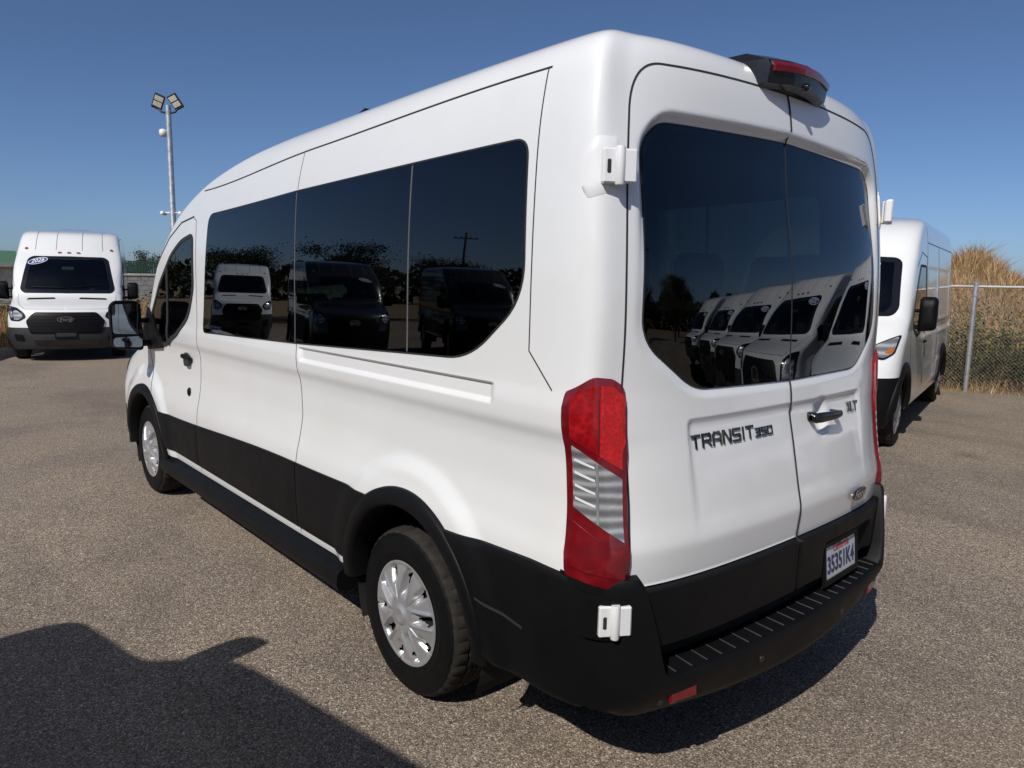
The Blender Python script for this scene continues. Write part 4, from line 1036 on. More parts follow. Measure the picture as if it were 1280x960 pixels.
# hinges on the rear corners
hm = {}
for sg in (-1, 1):
    for (hx, hy, hz) in ((.935, .118, .722), (.905, .192, 2.076)):
        if not hm:
            for key, mb_, mt in (('k', MB().lathe([(.0, -.054), (.013, -.054), (.0145, -.050), (.0145, .050), (.013, .054), (0, .054)], 14, 'z', (0, -.016, 0)), 'white'), ('a', MB().rbox((.006, -.020, -.048), (.052, .010, .048), .005), 'white'),
                                 ('b', MB().rbox((-.050, -.016, -.050), (-.010, .012, .050), .005), 'white'), ('c', MB().rbox((-.038, -.019, -.022), (-.026, -.010, .018), .003), 'gap')):
                o = mb_.build('hinge', M[mt]); hm[key] = (autosmooth(o, 40) if key == 'k' else o).data; bpy.data.objects.remove(o)
        h = bpy.data.objects.new('rear_hinge', hm['k']); COL.objects.link(h); h.parent = hero; h.location = (sg*hx, hy, hz); h.rotation_euler = (0, 0, -sg*.55)
        h.rotation_euler = (0, 0, sg*.55)
        for nm, key in (('hinge_leaf', 'a'), ('hinge_leaf', 'b'), ('hinge_slot', 'c')):
            c = bpy.data.objects.new(nm, hm[key]); COL.objects.link(c); c.parent = h; c.scale.x = -sg
    CO = S.corner(sg)
    us, lo, hi = poly_cols(round_poly([(.10, 2.01), (.52, 1.985), (.60, 2.02), (.55, 2.13), (.42, 2.165), (.10, 2.165)], .03), 16); patch('hinge_boss', CO, us, lo, hi, 10, .006, .010, M['white'], hero, bevel=.005)
    us, lo, hi = poly_cols(round_poly([(-.02, .655), (.62, .66), (.62, .785), (-.02, .79)], .03), 12); patch('hinge_pocket', lambda u, v: (CO(u, v)[0]+np.array([0, -.028, 0])+np.array([sg*.006, 0, 0]), CO(u, v)[1]), us, lo, hi, 6, .002, .01, M['plastic'], hero)
# third brake light with camera
def brake_light():
    full = [(.42, 2.556), (.22, 2.553), (.135, 2.520), (.122, 2.498), (.132, 2.440), (.160, 2.428), (.24, 2.445), (.42, 2.50)]
    small = [(.42, 2.545), (.36, 2.541), (.31, 2.530), (.30, 2.515), (.29, 2.490), (.30, 2.478), (.33, 2.490), (.42, 2.505)]
    secs = [(-.255, small), (-.205, full), (-.1, full), (0, full), (.1, full), (.205, full), (.255, small)]; V = []
    for x, s_ in secs:
        for y, z in s_: V.append((x+.02, y+.05*(x/.25)**2, z-.012*(x/.25)**2))
    k = 8; F = [(i*k+j, i*k+(j+1) % k, (i+1)*k+(j+1) % k, (i+1)*k+j) for i in range(len(secs)-1) for j in range(k)]+[tuple(range(k))[::-1], tuple((len(secs)-1)*k+j for j in range(k))]
    o = autosmooth(mkobj('brake_light', V, F, M['gloss_soft'], hero), 28)
    V = []
    for x in np.linspace(-.19, .205, 14):
        for y, z in ((.119, 2.478), (.1155, 2.497), (.126, 2.512), (.14, 2.517), (.14, 2.48)): V.append((x+.02, y+.05*(x/.25)**2, z-.012*(x/.25)**2+.001))
    F = [(i*5+j, i*5+(j+1) % 5, (i+1)*5+(j+1) % 5, (i+1)*5+j) for i in range(13) for j in range(5)]+[(4, 3, 2, 1, 0), tuple(65+j for j in range(5))]
    mkobj('red_lens', V, F, M['lens_dark'], o, False)
    MB().lathe([(0, -.012), (.010, -.012), (.014, -.004), (.014, .02)], 16, 'y').build('camera_eye', M['gloss_black'], o, True, loc=(.02, .130, 2.445))
M['gloss_soft'] = pbr('satin_black', (0.010, 0.010, 0.011), .28, coat=.2, var=.2, rvar=.06)
brake_light()
# door handle, lettering, emblem
hp_ = S.rearP(np.array([.245]), np.array([1.237]))[0]
mb = MB(); V = []; sec = [(-.112, .020, .012), (-.100, .032, .020), (-.06, .036, .021), (0, .040, .019), (.06, .040, .017), (.095, .036, .015), (.108, .022, .010)]; n = 10
for x, yo, r_ in sec:
    for k in range(n): V.append((hp_[0]+x, hp_[1]-yo+.008*math.cos(2*math.pi*k/n)*1.2, hp_[2]+r_*math.sin(2*math.pi*k/n)))
F = [(i*n+k, i*n+(k+1) % n, (i+1)*n+(k+1) % n, (i+1)*n+k) for i in range(len(sec)-1) for k in range(n)]+[tuple(range(n))[::-1], tuple((len(sec)-1)*n+k for k in range(n))]
mb.add(V, F); mb.rbox((hp_[0]-.112, hp_[1]-.03, hp_[2]-.018), (hp_[0]-.072, hp_[1]+.02, hp_[2]+.020), .008); mb.rbox((hp_[0]+.082, hp_[1]-.03, hp_[2]-.012), (hp_[0]+.104, hp_[1]+.02, hp_[2]+.012), .006)
hd = autosmooth(mb.build('door_handle', M['gloss_soft'], doorR), 50)
MB().lathe([(0, -.004), (.010, -.004), (.0115, 0), (.0115, .004)], 14, 'y').build('lock_barrel', M['chrome'], doorR, True, loc=(hp_[0]-.092, hp_[1]-.033, hp_[2]))
def on_rear(V, F, nm, x0, z0, par, mat, off=.002):
    V = np.asarray(V, float); P = S.rearP(V[:, 0]+x0, V[:, 2]+z0); return mkobj(nm, np.stack([V[:, 0]+x0, P[:, 1]+V[:, 1]-off, V[:, 2]+z0], 1), F, mat, par, False)
V, F, wd = stroke_text('TRANSIT', .038, 1.02, .0155, .0072, .004); on_rear(V, F, 'model_lettering', -.590, 1.212, doorL, M['badge'])
V, F, wd2 = stroke_text('350', .026, 1.05, .0115, .0046, .004); on_rear(V, F, 'model_number', -.590+wd+.016, 1.212, doorL, M['badge'])
V, F, wd = stroke_text('XLT', .034, .75, .010, .0064, .004); on_rear(V, F, 'trim_lettering', .495, 1.224, doorR, M['badge'])
pb = S.rearP(np.array([.495]), np.array([.885]))[0]; bdg = empty_badge(pb+np.array([0, -.012, 0]), .150, .064, 0, hero, False); bdg.rotation_euler = (R(5), 0, R(3.5))
# roof aerial and bench rows
MB().prism([(0, 0), (.16, 0), (.13, .035), (.05, .05)], lambda a, b: (-.66, 2.02+a, 2.505+b*1.3), lambda a, b: (-.60, 2.02+a, 2.505+b*1.3)).build('roof_aerial', M['plastic'], hero)
for y in (.55, 1.40, 2.25, 3.05):
    for x in (-.62, -.12, .42): seat(hero, x, y, .66, .44)

# ------------------------------------------------------------------ other vehicles
def place(o, x, y, heading):
    """heading: unit vector (hx, hy) the nose points to; the vehicle's origin is its tail"""
    o.location = (x, y, 0); o.rotation_euler = (0, 0, math.atan2(-heading[0], heading[1]))
def put_front(o, fx, fy, heading, length=5.97):
    h = np.array(heading, float); h /= np.linalg.norm(h); place(o, fx-h[0]*length, fy-h[1]*length, h)
cargo, CS, CP = transit('cargo_van', 'H', True, (0, 0, 0), 0, 'white high-roof cargo van with blue oval year sticker on its windscreen', 'white high-roof vans facing the lot')
FRc = CS.front()
# tail lamps for the rear seen in passing
for sg in (-1, 1):
    CO = CS.corner(sg); us, lo, hi = poly_cols(round_poly([(.04, .80), (.80, .842), (.80, 1.408), (.45, 1.46), (.04, 1.405)], .04), 12); patch('tail_lamp', CO, us, lo, hi, 8, .012, .016, M['lens_dark'], cargo)
rb = MB(); V = []
for x in np.linspace(-.98, .98, 30):
    y = -.03+.09*(abs(x)/.9)**2+(.25*max(0, abs(x)-.85)/.13)**2
    for dy, z in ((.10, .36), (0, .37), (0, .50), (.02, .515), (.12, .52)): V.append((x, y+dy, z))
F = [(i*5+j, (i+1)*5+j, (i+1)*5+j+1, i*5+j+1) for i in range(29) for j in range(4)]
rb.add(V, F).build('rear_bumper', M['plastic'], cargo, True)
def sticker(par, S_, x, z, w, h, text, white=False):
    fr_ = S_.front()
    V = []; n = 28
    P, Nn_ = fr_(np.array([x+w/2*math.cos(2*math.pi*k/n)*.98 for k in range(n)]), np.array([z+h/2*math.sin(2*math.pi*k/n)-.12*w*math.cos(2*math.pi*k/n) for k in range(n)]))
    o = mkobj('windscreen_sticker', P+Nn_*.007, [tuple(range(n))], M['sticker_white'], par, False)
    P2, N2 = fr_(np.array([x+w*.45*math.cos(2*math.pi*k/n) for k in range(n)]), np.array([z+h*.42*math.sin(2*math.pi*k/n)-.11*w*math.cos(2*math.pi*k/n) for k in range(n)]))
    mkobj('sticker_field', P2+N2*.009, [tuple(range(n))], M['sticker_blue'], o, False)
    V, F = text_mesh(text, h*.85, 0, .2, 1.0, .002); xx = x-V[:, 0]; zz = z+V[:, 1]+.11*V[:, 0]*2*.9; P3, N3 = fr_(xx, zz); mkobj('sticker_year', P3+N3*.012, F, M['sticker_white'], o, False)
    return o
van_spots = [                                        # front centre, heading, label
    ((0.26, 15.25), (-.255, -.967), 'white high-roof cargo van with oval year sticker, parked by the weedy strip and lamp post', None),
    ((-2.75, 15.35), (-.10, -.995), 'white high-roof cargo van parked next to the stickered van, facing the lot', None),
    ((-9.3, 24.6), (.36, -.93), 'white high-roof cargo van standing back behind the black vans', None)]
GV = 'white high-roof vans facing the lot'
vans = []
for i, ((fx, fy), hd_, lab, _) in enumerate(van_spots):
    o = cargo if i == 0 else copy_tree(cargo); o['label'] = lab; o['group'] = GV; put_front(o, fx, fy, hd_); vans.append(o)
# the row seen mirrored in the rear glass
row = [((5.0, -1.75), 'white high-roof cargo van at the near end of the row across from the rear doors'), ((6.6, -4.45), 'white high-roof cargo van second in the row across from the rear doors'),
       ((8.4, -7.0), 'white high-roof cargo van third in the row across from the rear doors'), ((10.2, -9.8), 'white high-roof cargo van fourth in the row across from the rear doors'), ((11.2, -12.5), 'white high-roof cargo van at the far end of the row across from the rear doors')]
st = sticker(vans[0], CS, .55, 1.965, .36, .135, '2026')
for (fx, fy), lab in row:
    o = copy_tree(cargo); o['label'] = lab; o['group'] = GV; put_front(o, fx, fy, (-.96, -.28))
swap = {'white_paint': M['black_paint'], 'grey_plastic': M['plastic']}
for (fx, fy), hd_, lab in (((-8.7, 15.5), (.30, -.95), 'black high-roof van beside the white vans in the row'), ((-12.0, 14.0), (.40, -.92), 'black high-roof van at the end of the row')):
    o = copy_tree(cargo, None, swap); o['label'] = lab; o['group'] = 'black high-roof vans facing the lot'; put_front(o, fx, fy, hd_)

# ---- generic smaller-detail vehicle from a shell
def vehicle(name, S_, label, cat, paintm, glassP, windP, arches, wheel_x, bump_z, head, gut, mirror_at, grille, seams, n=(16, 12, 120, 22, 24), dz=.025, rear_glass=None, clad_z=None, axles=None, wb=1.0):
    root = empty(name, (0, 0, 0), 0, label, cat)
    P, Nn, reg, nz = S_.grid(n, dz)
    def shrink(poly, k):
        p = np.array(poly); c = p.mean(0); d = p-c; return [tuple(c+v*(1-k/np.linalg.norm(v))) for v in d]
    hg = [shrink(round_poly(g, .05), .03) for g in glassP]; hw = shrink(round_poly(windP, .06), .04)
    ymax = float(S_.yf(.6))
    def cl(C, rg, ti, nz):
        x, y, z = C[..., 0], C[..., 1], C[..., 2]; lab = np.full(x.shape, 'body', dtype='<U24')
        lab[(z > gut)] = 'roof'
        lab[(rg >= 3) & (z <= bump_z)] = 'front_bumper'
        lab[(rg == 4) & (z > bump_z+.28) & (z < min(p[1] for p in windP)-.02)] = 'hood'
        if clad_z: lab[(rg == 2) & (z < clad_z)] = 'side_cladding'
        lab[(rg <= 1) & (z < .62)] = 'rear_bumper'
        lab[(z < .36) & (rg <= 2)] = ''
        for ya, za, r in arches: lab[(np.hypot(y-ya, z-za) < r) & (x > .5)] = ''
        for g in hg: lab[((rg == 2) | (rg == 3)) & inpoly(y, z, g) & (x > .4)] = ''
        lab[(rg >= 3) & inpoly(x, z, hw) & (y > ymax-2.6)] = ''
        if rear_glass: lab[(rg == 0) & inpoly(x, z, shrink(rear_glass, .03))] = ''
        lab[ti >= nz-1] = 'roof'; return lab
    build_grid_parts(P, Nn, cl, reg, nz, root, {'body': (paintm, True), 'roof': (paintm, True), 'front_bumper': (M['plastic'], True), 'hood': (paintm, True), 'side_cladding': (paintm, True), 'rear_bumper': (M['plastic'], True)})
    Pi, Ni, ri, nzi = S_.grid((10, 8, 70, 12, 12), .05, z0=.45, inset=.04)
    def ci(C, rg, ti, nz):
        x, y, z = C[..., 0], C[..., 1], C[..., 2]; lab = np.full(x.shape, 'cabin_trim', dtype='<U24')
        for g in glassP: lab[((rg == 2) | (rg == 3)) & inpoly(y, z, g) & (x > .4)] = ''
        lab[(rg >= 3) & inpoly(x, z, windP) & (y > ymax-2.6)] = ''; lab[(rg >= 2) & (y > ymax-.85)] = ''; lab[z < .6] = ''
        if rear_glass: lab[(rg == 0) & inpoly(x, z, rear_glass)] = ''
        return lab
    build_grid_parts(Pi, -Ni, ci, ri, nzi, root, {'cabin_trim': (M['interior'], True)})
    FR_ = S_.front()
    us, lo, hi = poly_cols(round_poly(windP, .06), 30); wsn = patch('windscreen', FR_, us, lo, hi, 14, .004, .008, M['clear'], root)
    q = dens(shrink(round_poly(windP, .06), .036), .03, True); Pp, Np = FR_(q[:, 0], q[:, 1]); ribbon('glass_border', Pp, Np, .085, M['gloss_black'], wsn, .006, closed=True)
    for sg in (-1, 1):
        SD = S_.side(sg)
        for g in glassP:
            gp_ = round_poly(g, .05); us, lo, hi = poly_cols(gp_, 26); w_ = patch('side_window', SD, us, lo, hi, 12, .003, .008, M['clear'] if g is glassP[0] else M['privacy'], root)
            q = dens(gp_+[gp_[0]], .03); Pp, Np = SD(q[:, 0], q[:, 1]); ribbon('window_seal', Pp, Np, .030, M['gap'], w_, .006)
        for pl, mt, wd in seams:
            q = dens(pl, .03); Pp, Np = SD(q[:, 0], q[:, 1]); ribbon('panel_gap', Pp, Np, wd, M[mt], root, .002)
        for k, (ya, za, r) in enumerate(arches):
            th = np.linspace(R(-4), R(184), 50); prof = [(r+.085*wb, .0), (r+.083*wb, .016), (r+.05*wb, .028), (r+.0, .028), (r-.02, .01), (r-.02, -.08)]; V = []
            for q in th:
                for rr2, o_ in prof:
                    y, z = ya+rr2*math.cos(q), za+rr2*math.sin(q); V.append((sg*(float(S_.bil(S_.X, S_.ty, S_.tz, np.array(y), np.array(max(z, .40))))+o_), y, z))
            kk = len(prof); F = [(i*kk+j, (i+1)*kk+j, (i+1)*kk+j+1, i*kk+j+1) for i in range(len(th)-1) for j in range(kk-1)]
            mkobj('wheel_arch_trim', V, [f[::-1] for f in F] if sg < 0 else F, M['plastic'], root)
            mb = MB(); V = [(sg*xx, ya+(r+.01)*math.cos(q), za+(r+.01)*math.sin(q)) for q in th for xx in (wheel_x, .58)]; mb.add(V, [(2*i, 2*i+2, 2*i+3, 2*i+1) for i in range(len(th)-1)])
            mb.add([(sg*.58, ya+(r+.01)*math.cos(q), za+(r+.01)*math.sin(q)) for q in th], [tuple(range(len(th)))]); mb.build('wheel_well', M['liner'], root)
            make_wheel(root, sg*wheel_x, axles[k], sg)
        us, lo, hi = poly_cols(round_poly(head, .03), 18); hl = patch('headlight', FR_, us*sg, lo, hi, 9, .008, .012, M['gloss_black'], root)
        c = np.array(head).mean(0); inner = [tuple(c+(np.array(p)-c)*.84) for p in head]; us, lo, hi = poly_cols(round_poly(inner, .02), 14); patch('lamp_reflector', FR_, us*sg, lo, hi, 8, .011, .004, M['lamp_inner'], hl)
        am = [tuple(c+(np.array(p)-c)*.26+np.array([.05, -.03])) for p in head]; us, lo, hi = poly_cols(am, 10); patch('turn_lamp', FR_, us*sg, lo, hi, 6, .013, .004, M['orange'], hl)
        my, mz, mw, mh, rc_ = mirror_at; xx = float(S_.bil(S_.X, S_.ty, S_.tz, np.array(my), np.array(mz))); make_mirror(root, sg*xx, my, mz, sg, M['plastic'], mw, mh, rc_)
        CO = S_.corner(sg); us, lo, hi = poly_cols([(.05, .85), (.5, .85), (.5, 1.35), (.05, 1.35)], 8); patch('tail_lamp', CO, us, lo, hi, 6, .008, .01, M['lens_dark'], root)
        hy_ = seams[0][0][0][0]+.14; Pp, Np = SD(np.array([hy_]), np.array([1.08])); p = Pp[0]; MB().rbox((p[0]-.03, p[1]-.08, p[2]-.015), (p[0]+.03, p[1]+.08, p[2]+.015), .01).build('door_handle', M['plastic'], root)
    us, lo, hi = poly_cols(round_poly(grille, .03), 24); patch('grille', FR_, us, lo, hi, 8, .010, .014, M['gloss_black'], root)
    for sx in (-.45, .45): seat(root, sx, glassP[0][0][0]+.25, .62)
    MB().box((-.60, .3, .34), (.60, ymax-.4, .50)).build('underbody', M['liner'], root)
    if rear_glass:
        q = [(p[0], p[1]) for p in rear_glass]
        for sg in (-1, 1):
            us, lo, hi = poly_cols(q, 16); patch('rear_window', S_.rear(), us*sg, lo, hi, 10, .004, .008, M['privacy'], root)
    return root
def pm_feat(y, z):
    y = np.asarray(y, float); o = 0*y
    for (a, b, c, d) in ((2.15, 3.25, 1.30, 2.02), (.62, 2.0, 1.30, 2.02), (.62, 2.0, .72, 1.14), (2.15, 3.25, .72, 1.14)):
        o = o-.008*sstep(a, a+.05, y)*(1-sstep(b-.05, b, y))*float(sstep(c, c+.05, z)*(1-sstep(d-.05, d, z)))
    return o-.02*float(sstep(1.14, 1.18, z)*(1-sstep(1.26, 1.30, z)))*(1-sstep(3.6, 4.2, y))
PS = Shell(yr=[(.2, .10), (.5, .02), (.7, .03), (1.3, .05), (2.4, .09), (2.58, .16), (2.63, .24)],
           yf=[(.2, 5.84), (.4, 5.93), (.65, 5.95), (.85, 5.91), (1.0, 5.84), (1.12, 5.72), (1.22, 5.55), (1.32, 5.36), (1.40, 5.20), (1.45, 5.13), (1.75, 4.90), (2.05, 4.64), (2.13, 4.55), (2.30, 4.36), (2.45, 4.12), (2.56, 3.80), (2.63, 3.3)],
           xs=[(.2, .93), (.35, .99), (.5, 1.02), (1.1, 1.025), (1.4, 1.01), (1.8, .985), (2.2, .955), (2.42, .93), (2.52, .905), (2.59, .85), (2.63, .78)],
           kf=[(.2, .16), (1.0, .18), (1.4, .14), (2.7, .12)], xf=[(.2, .62), (1.0, .66), (1.4, .76), (2.1, .72), (2.7, .6)], Lf=[(.2, .55), (1.0, .62), (1.35, .48), (2.1, .40), (2.7, .5)], zmax=2.63, crown=.06, dx=.10, kr=.05, feat=pm_feat)
pm = vehicle('parked_van', PS, 'white boxy van with black bumper and wheel arches nosing out beside the chain-link fence', 'van', M['white'],
             [[(3.52, 2.00), (3.50, 1.30), (4.30, 1.18), (4.62, 1.30), (4.62, 1.42), (4.18, 1.86), (4.02, 2.00)]],
             [(-.85, 1.44), (0, 1.40), (.85, 1.44), (.89, 1.52), (.83, 2.06), (0, 2.12), (-.83, 2.06), (-.89, 1.52)],
             [(1.02, .40, .43), (5.02, .40, .45)], .985, .80, [(.72, 1.02), (.88, .98), (.965, 1.05), (.985, 1.24), (.90, 1.20), (.75, 1.12)], 2.44, (4.42, 1.44, .19, .40, .03),
             [(-.55, .84), (.55, .84), (.50, .94), (-.50, .94)],
             [([(3.42, .55), (3.42, 1.2), (3.42, 2.12), (3.9, 2.16), (4.3, 1.98)], 'gap', .009), ([(2.08, .55), (2.08, 2.30)], 'gap', .009), ([(3.36, .55), (3.36, 2.50)], 'gap_soft', .008), ([(.3, 2.30), (3.36, 2.30)], 'gap_soft', .010), ([(4.62, .85), (4.75, 1.1), (4.78, 1.3)], 'gap', .008)],
             axles=(1.0, 5.02), clad_z=None)
wheelF = np.array([5.90, 2.00]); wheelR = np.array([9.74, 2.95]); hd_ = wheelF-wheelR; hd_ /= np.linalg.norm(hd_); right = np.array([hd_[1], -hd_[0]])
c_ = wheelF+right*.98-hd_*5.02; place(pm, c_[0], c_[1], hd_)
for i, (x_, z_) in enumerate(((.58, 1.96), (.585, 1.84))):
    q = [(x_-.045, z_-.05), (x_+.045, z_-.05), (x_+.045, z_+.05), (x_-.045, z_+.05)]; us, lo, hi = poly_cols(q, 4); patch('windscreen_sticker', PS.front(), -us, lo, hi, 4, .008, .003, M['sticker_green'], pm)
P_, N_ = PS.front()(np.array([-.42]), np.array([2.42])); MB().rbox(P_[0]-.04, P_[0]+.04, .02).build('marker_lamp', M['amber'], pm)

# unseen dark truck, added and shaped to throw the vehicle shadow on the lot
US = Shell(yr=[(.2, .12), (.5, .02), (.9, .04), (1.2, .10), (1.75, .24), (1.84, .34)],
           yf=[(.2, 4.04), (.4, 4.15), (.65, 4.18), (1.0, 4.17), (1.31, 4.14), (1.39, 4.08), (1.41, 3.90), (1.43, 3.74), (1.455, 3.66), (1.62, 3.50), (1.76, 3.36), (1.81, 3.22), (1.84, 2.9)],
           xs=[(.2, .84), (.35, .89), (.55, .915), (.95, .92), (1.25, .90), (1.36, .86), (1.44, .79), (1.6, .71), (1.75, .65), (1.81, .61), (1.84, .54)],
           kf=[(.2, .08), (1.2, .06), (1.9, .05)], xf=[(.2, .74), (1.0, .78), (1.36, .76), (1.46, .68), (1.84, .48)], Lf=[(.2, .22), (1.0, .20), (1.38, .16), (1.46, .14), (1.84, .16)], zmax=1.84, crown=.02, dx=.14, kr=.06)
caster = vehicle('shadow_truck', US, 'big dark grey truck out of view, added to cast a vehicle shadow on the lot', 'truck', M['grey_paint'],
              [[(2.42, 1.74), (2.42, 1.42), (3.30, 1.42), (3.40, 1.47), (3.24, 1.73)], [(1.42, 1.74), (1.38, 1.42), (2.34, 1.42), (2.34, 1.74)]],
              [(-.62, 1.50), (0, 1.475), (.62, 1.50), (.64, 1.54), (.53, 1.76), (0, 1.79), (-.53, 1.76), (-.64, 1.54)],
              [(.98, .38, .42), (3.42, .38, .42)], .91, .66, [(.60, .78), (.80, .76), (.88, .82), (.88, .98), (.78, 1.0), (.62, .94)], 1.80, (3.36, 1.26, .30, .075, .10),
              [(-.48, .72), (.48, .72), (.54, 1.20), (-.54, 1.20)],
              [([(2.38, .45), (2.38, 1.1), (2.38, 1.76)], 'gap', .007), ([(1.32, .90), (1.36, 1.1), (1.40, 1.76)], 'gap', .007), ([(3.46, .95), (3.46, 1.30)], 'gap', .007)], axles=(.98, 3.42), rear_glass=[(.004, 1.36), (.58, 1.38), (.48, 1.70), (.004, 1.72)])
CASTER_P = (-3.85, -3.48)
place(caster, CASTER_P[0], CASTER_P[1], (-.19, .982)); caster.scale = (1.35, 1.35, 1.35)

# ------------------------------------------------------------------ fence
fence = empty('chain_link_fence', fpt(0, 0), 0, 'galvanised chain-link fence with top rail in front of the weedy mound', 'fence')
U0_, U1_, STEP, FH = -6.0, 15.0, 3.0, 1.80
base_ = fpt(0, 0)
pm_mesh = None
for u in np.arange(U0_, U1_+.1, STEP):
    if pm_mesh is None:
        ob = autosmooth(MB().lathe([(.040, -.05), (.040, 1.80), (.046, 1.80), (.046, 1.835), (.030, 1.85), (.0, 1.855)], 18).build('post', M['galv'], fence), 40); pm_mesh = ob.data
        bd_ = MB().lathe([(.044, -.012), (.047, -.010), (.047, .010), (.044, .012)], 16).build('tie_band', M['galv'], ob); bmesh_ = bd_.data; bpy.data.objects.remove(bd_)
    else:
        ob = bpy.data.objects.new('post', pm_mesh); COL.objects.link(ob); ob.parent = fence
    p = fpt(u, 0)-base_; ob.location = tuple(p)
    for zz in (.12, .62, 1.12, 1.62):
        bb = bpy.data.objects.new('tie_band', bmesh_); COL.objects.link(bb); bb.parent = ob; bb.location = (0, 0, zz)
MB().tube([fpt(U0_, 0)-base_+np.array([0, 0, 1.775]), fpt(U1_, 0)-base_+np.array([0, 0, 1.775])], .021, 10).build('top_rail', M['rail'], fence, True)
def chain_link():
    p_, r = .062, .0019; nz = int(1.70/(p_/2)); V = []; F = []
    d = np.array([FD[0], FD[1], 0])*r*1.15; e = np.array([FNn[0], FNn[1], 0])*r
    for k, u in enumerate(np.arange(U0_, U1_, p_/2)):
        n = len(V)
        for j in range(nz+1):
            odd = j % 2
            q = fpt(u+(p_/2 if (odd ^ (k % 2)) else 0), .048+(.003 if odd else -.003), .05+j*p_/2)-base_; V += [q+d, q-d*.5+e, q-d*.5-e]
        for j in range(nz):
            for m_ in range(3): F.append((n+j*3+m_, n+j*3+(m_+1) % 3, n+(j+1)*3+(m_+1) % 3, n+(j+1)*3+m_))
    o = mkobj('wire_mesh', V, F, M['galv'], fence, False); o['kind'] = 'stuff'; return o
chain_link()

# ------------------------------------------------------------------ vegetation
def veg_mat(name, stops, rough=.8, trans=.25):
    m, t, o = newmat(name)
    at = N(t, 'ShaderNodeAttribute', attribute_name='tone'); r = ramp(t, at.outputs['Fac'], stops)
    b = N(t, 'ShaderNodeBsdfPrincipled'); b.inputs['Roughness'].default_value = rough; b.inputs['Specular IOR Level'].default_value = .2; L(t, r.outputs[0], b.inputs['Base Color'])
    tl = N(t, 'ShaderNodeBsdfTranslucent'); L(t, r.outputs[0], tl.inputs[0]); mx = N(t, 'ShaderNodeMixShader'); mx.inputs[0].default_value = trans
    L(t, b.outputs[0], mx.inputs[1]); L(t, tl.outputs[0], mx.inputs[2]); L(t, mx.outputs[0], o.inputs[0]); return m
M['straw'] = veg_mat('straw', [(0, (0.17, 0.095, 0.04)), (.45, (0.42, 0.27, 0.135)), (1, (0.66, 0.48, 0.28))])
M['weed'] = veg_mat('olive_weed', [(0, (0.045, 0.055, 0.022)), (.5, (0.105, 0.118, 0.045)), (.8, (0.17, 0.165, 0.07)), (1, (0.27, 0.22, 0.11))])
M['leaf'] = veg_mat('dark_leaf', [(0, (0.018, 0.026, 0.012)), (.6, (0.045, 0.055, 0.024)), (1, (0.09, 0.09, 0.045))])
M['flower'] = pbr('yellow_flower', (0.62, 0.42, 0.02), .7)
M['bark'] = pbr('bark', (0.09, 0.065, 0.045), .9, var=.3)
def set_tone(o, tone_per_vertex):
    a = o.data.attributes.new('tone', 'FLOAT', 'POINT'); a.data.foreach_set('value', np.asarray(tone_per_vertex, dtype=np.float32))
def blades(name, pos, hgt, wid, lean, mat, parent=None, tone=None, curl=.35):
    n = len(pos); a = rng.uniform(0, 2*math.pi, n); d = np.stack([np.cos(a), np.sin(a), 0*a], 1); s_ = np.stack([-np.sin(a), np.cos(a), 0*a], 1)
    a2 = rng.uniform(0, 2*math.pi, n); l = np.stack([np.cos(a2), np.sin(a2), 0*a2], 1)*(lean*rng.uniform(.2, 1.3, n))[:, None]
    up = np.array([0, 0, 1.0]); w = wid[:, None]
    p0, p1 = pos-s_*w, pos+s_*w; m_ = pos+(up*.55+l*.35)*hgt[:, None]; p2, p3 = m_-s_*w*.8, m_+s_*w*.8; tip = pos+(up*(1-curl*.3)+l)*hgt[:, None]
    V = np.stack([p0, p1, p2, p3, tip], 1).reshape(-1, 3); k = np.arange(n)[:, None]*5
    q = np.concatenate([k+0, k+1, k+3, k+2], 1); t3 = np.concatenate([k+2, k+3, k+4], 1)
    o = mkobj(name, V, q.tolist()+t3.tolist(), mat, parent, False)
    tone = rng.uniform(0, 1, n) if tone is None else tone
    set_tone(o, np.repeat(tone, 5)); return o
def leaves(name, pos, size, mat, parent=None, tone=None):
    n = len(pos); a = rng.normal(size=(n, 3)); a /= np.linalg.norm(a, axis=1, keepdims=True); b = np.cross(a, rng.normal(size=(n, 3))); b /= np.linalg.norm(b, axis=1, keepdims=True)
    s_ = size[:, None]; V = np.stack([pos-a*s_, pos+b*s_*.45, pos+a*s_, pos-b*s_*.45], 1).reshape(-1, 3); k = np.arange(n)[:, None]*4
    o = mkobj(name, V, np.concatenate([k, k+1, k+2, k+3], 1), mat, parent, False); set_tone(o, np.repeat(rng.uniform(0, 1, n) if tone is None else tone, 4)); return o
def clump_noise(x, y, s=1.0):
    return (np.sin(x*1.7*s+1.3)*np.sin(y*2.1*s+.4)+np.sin(x*3.9*s+y*2.7*s)+.6*np.sin(x*7.1*s-y*6.3*s+2))/2.6
# mound behind the fence
def mound_h(u, v):
    ridge = 2.02-.36*np.clip(u-.25, 0, 2.2)-.05*np.clip(u-2.4, 0, 8)+.04*np.sin(u*1.9)+.22*np.exp(-((u-.1)/.7)**2)-.05*np.clip(-u-2, 0, 9)
    return np.maximum(ridge, .4)*sstep(1.0, 5.6, v)*(1-.75*sstep(7.5, 15, v))+.05*clump_noise(u*2, v*2)
gu, gv = np.meshgrid(np.linspace(-13, 17, 140), np.linspace(.5, 16, 80), indexing='ij'); gh = mound_h(gu, gv)*sstep(.5, 1.2, gv)
XY = FP+gu[..., None]*FD+gv[..., None]*FNn; V = np.concatenate([XY, gh[..., None]-.005], 2).reshape(-1, 3); idx = np.arange(gu.size).reshape(gu.shape)
Fm = np.stack([idx[:-1, :-1], idx[1:, :-1], idx[1:, 1:], idx[:-1, 1:]], -1).reshape(-1, 4)
tag(mkobj('mound', V, Fm, M['dirt']), kind='structure')
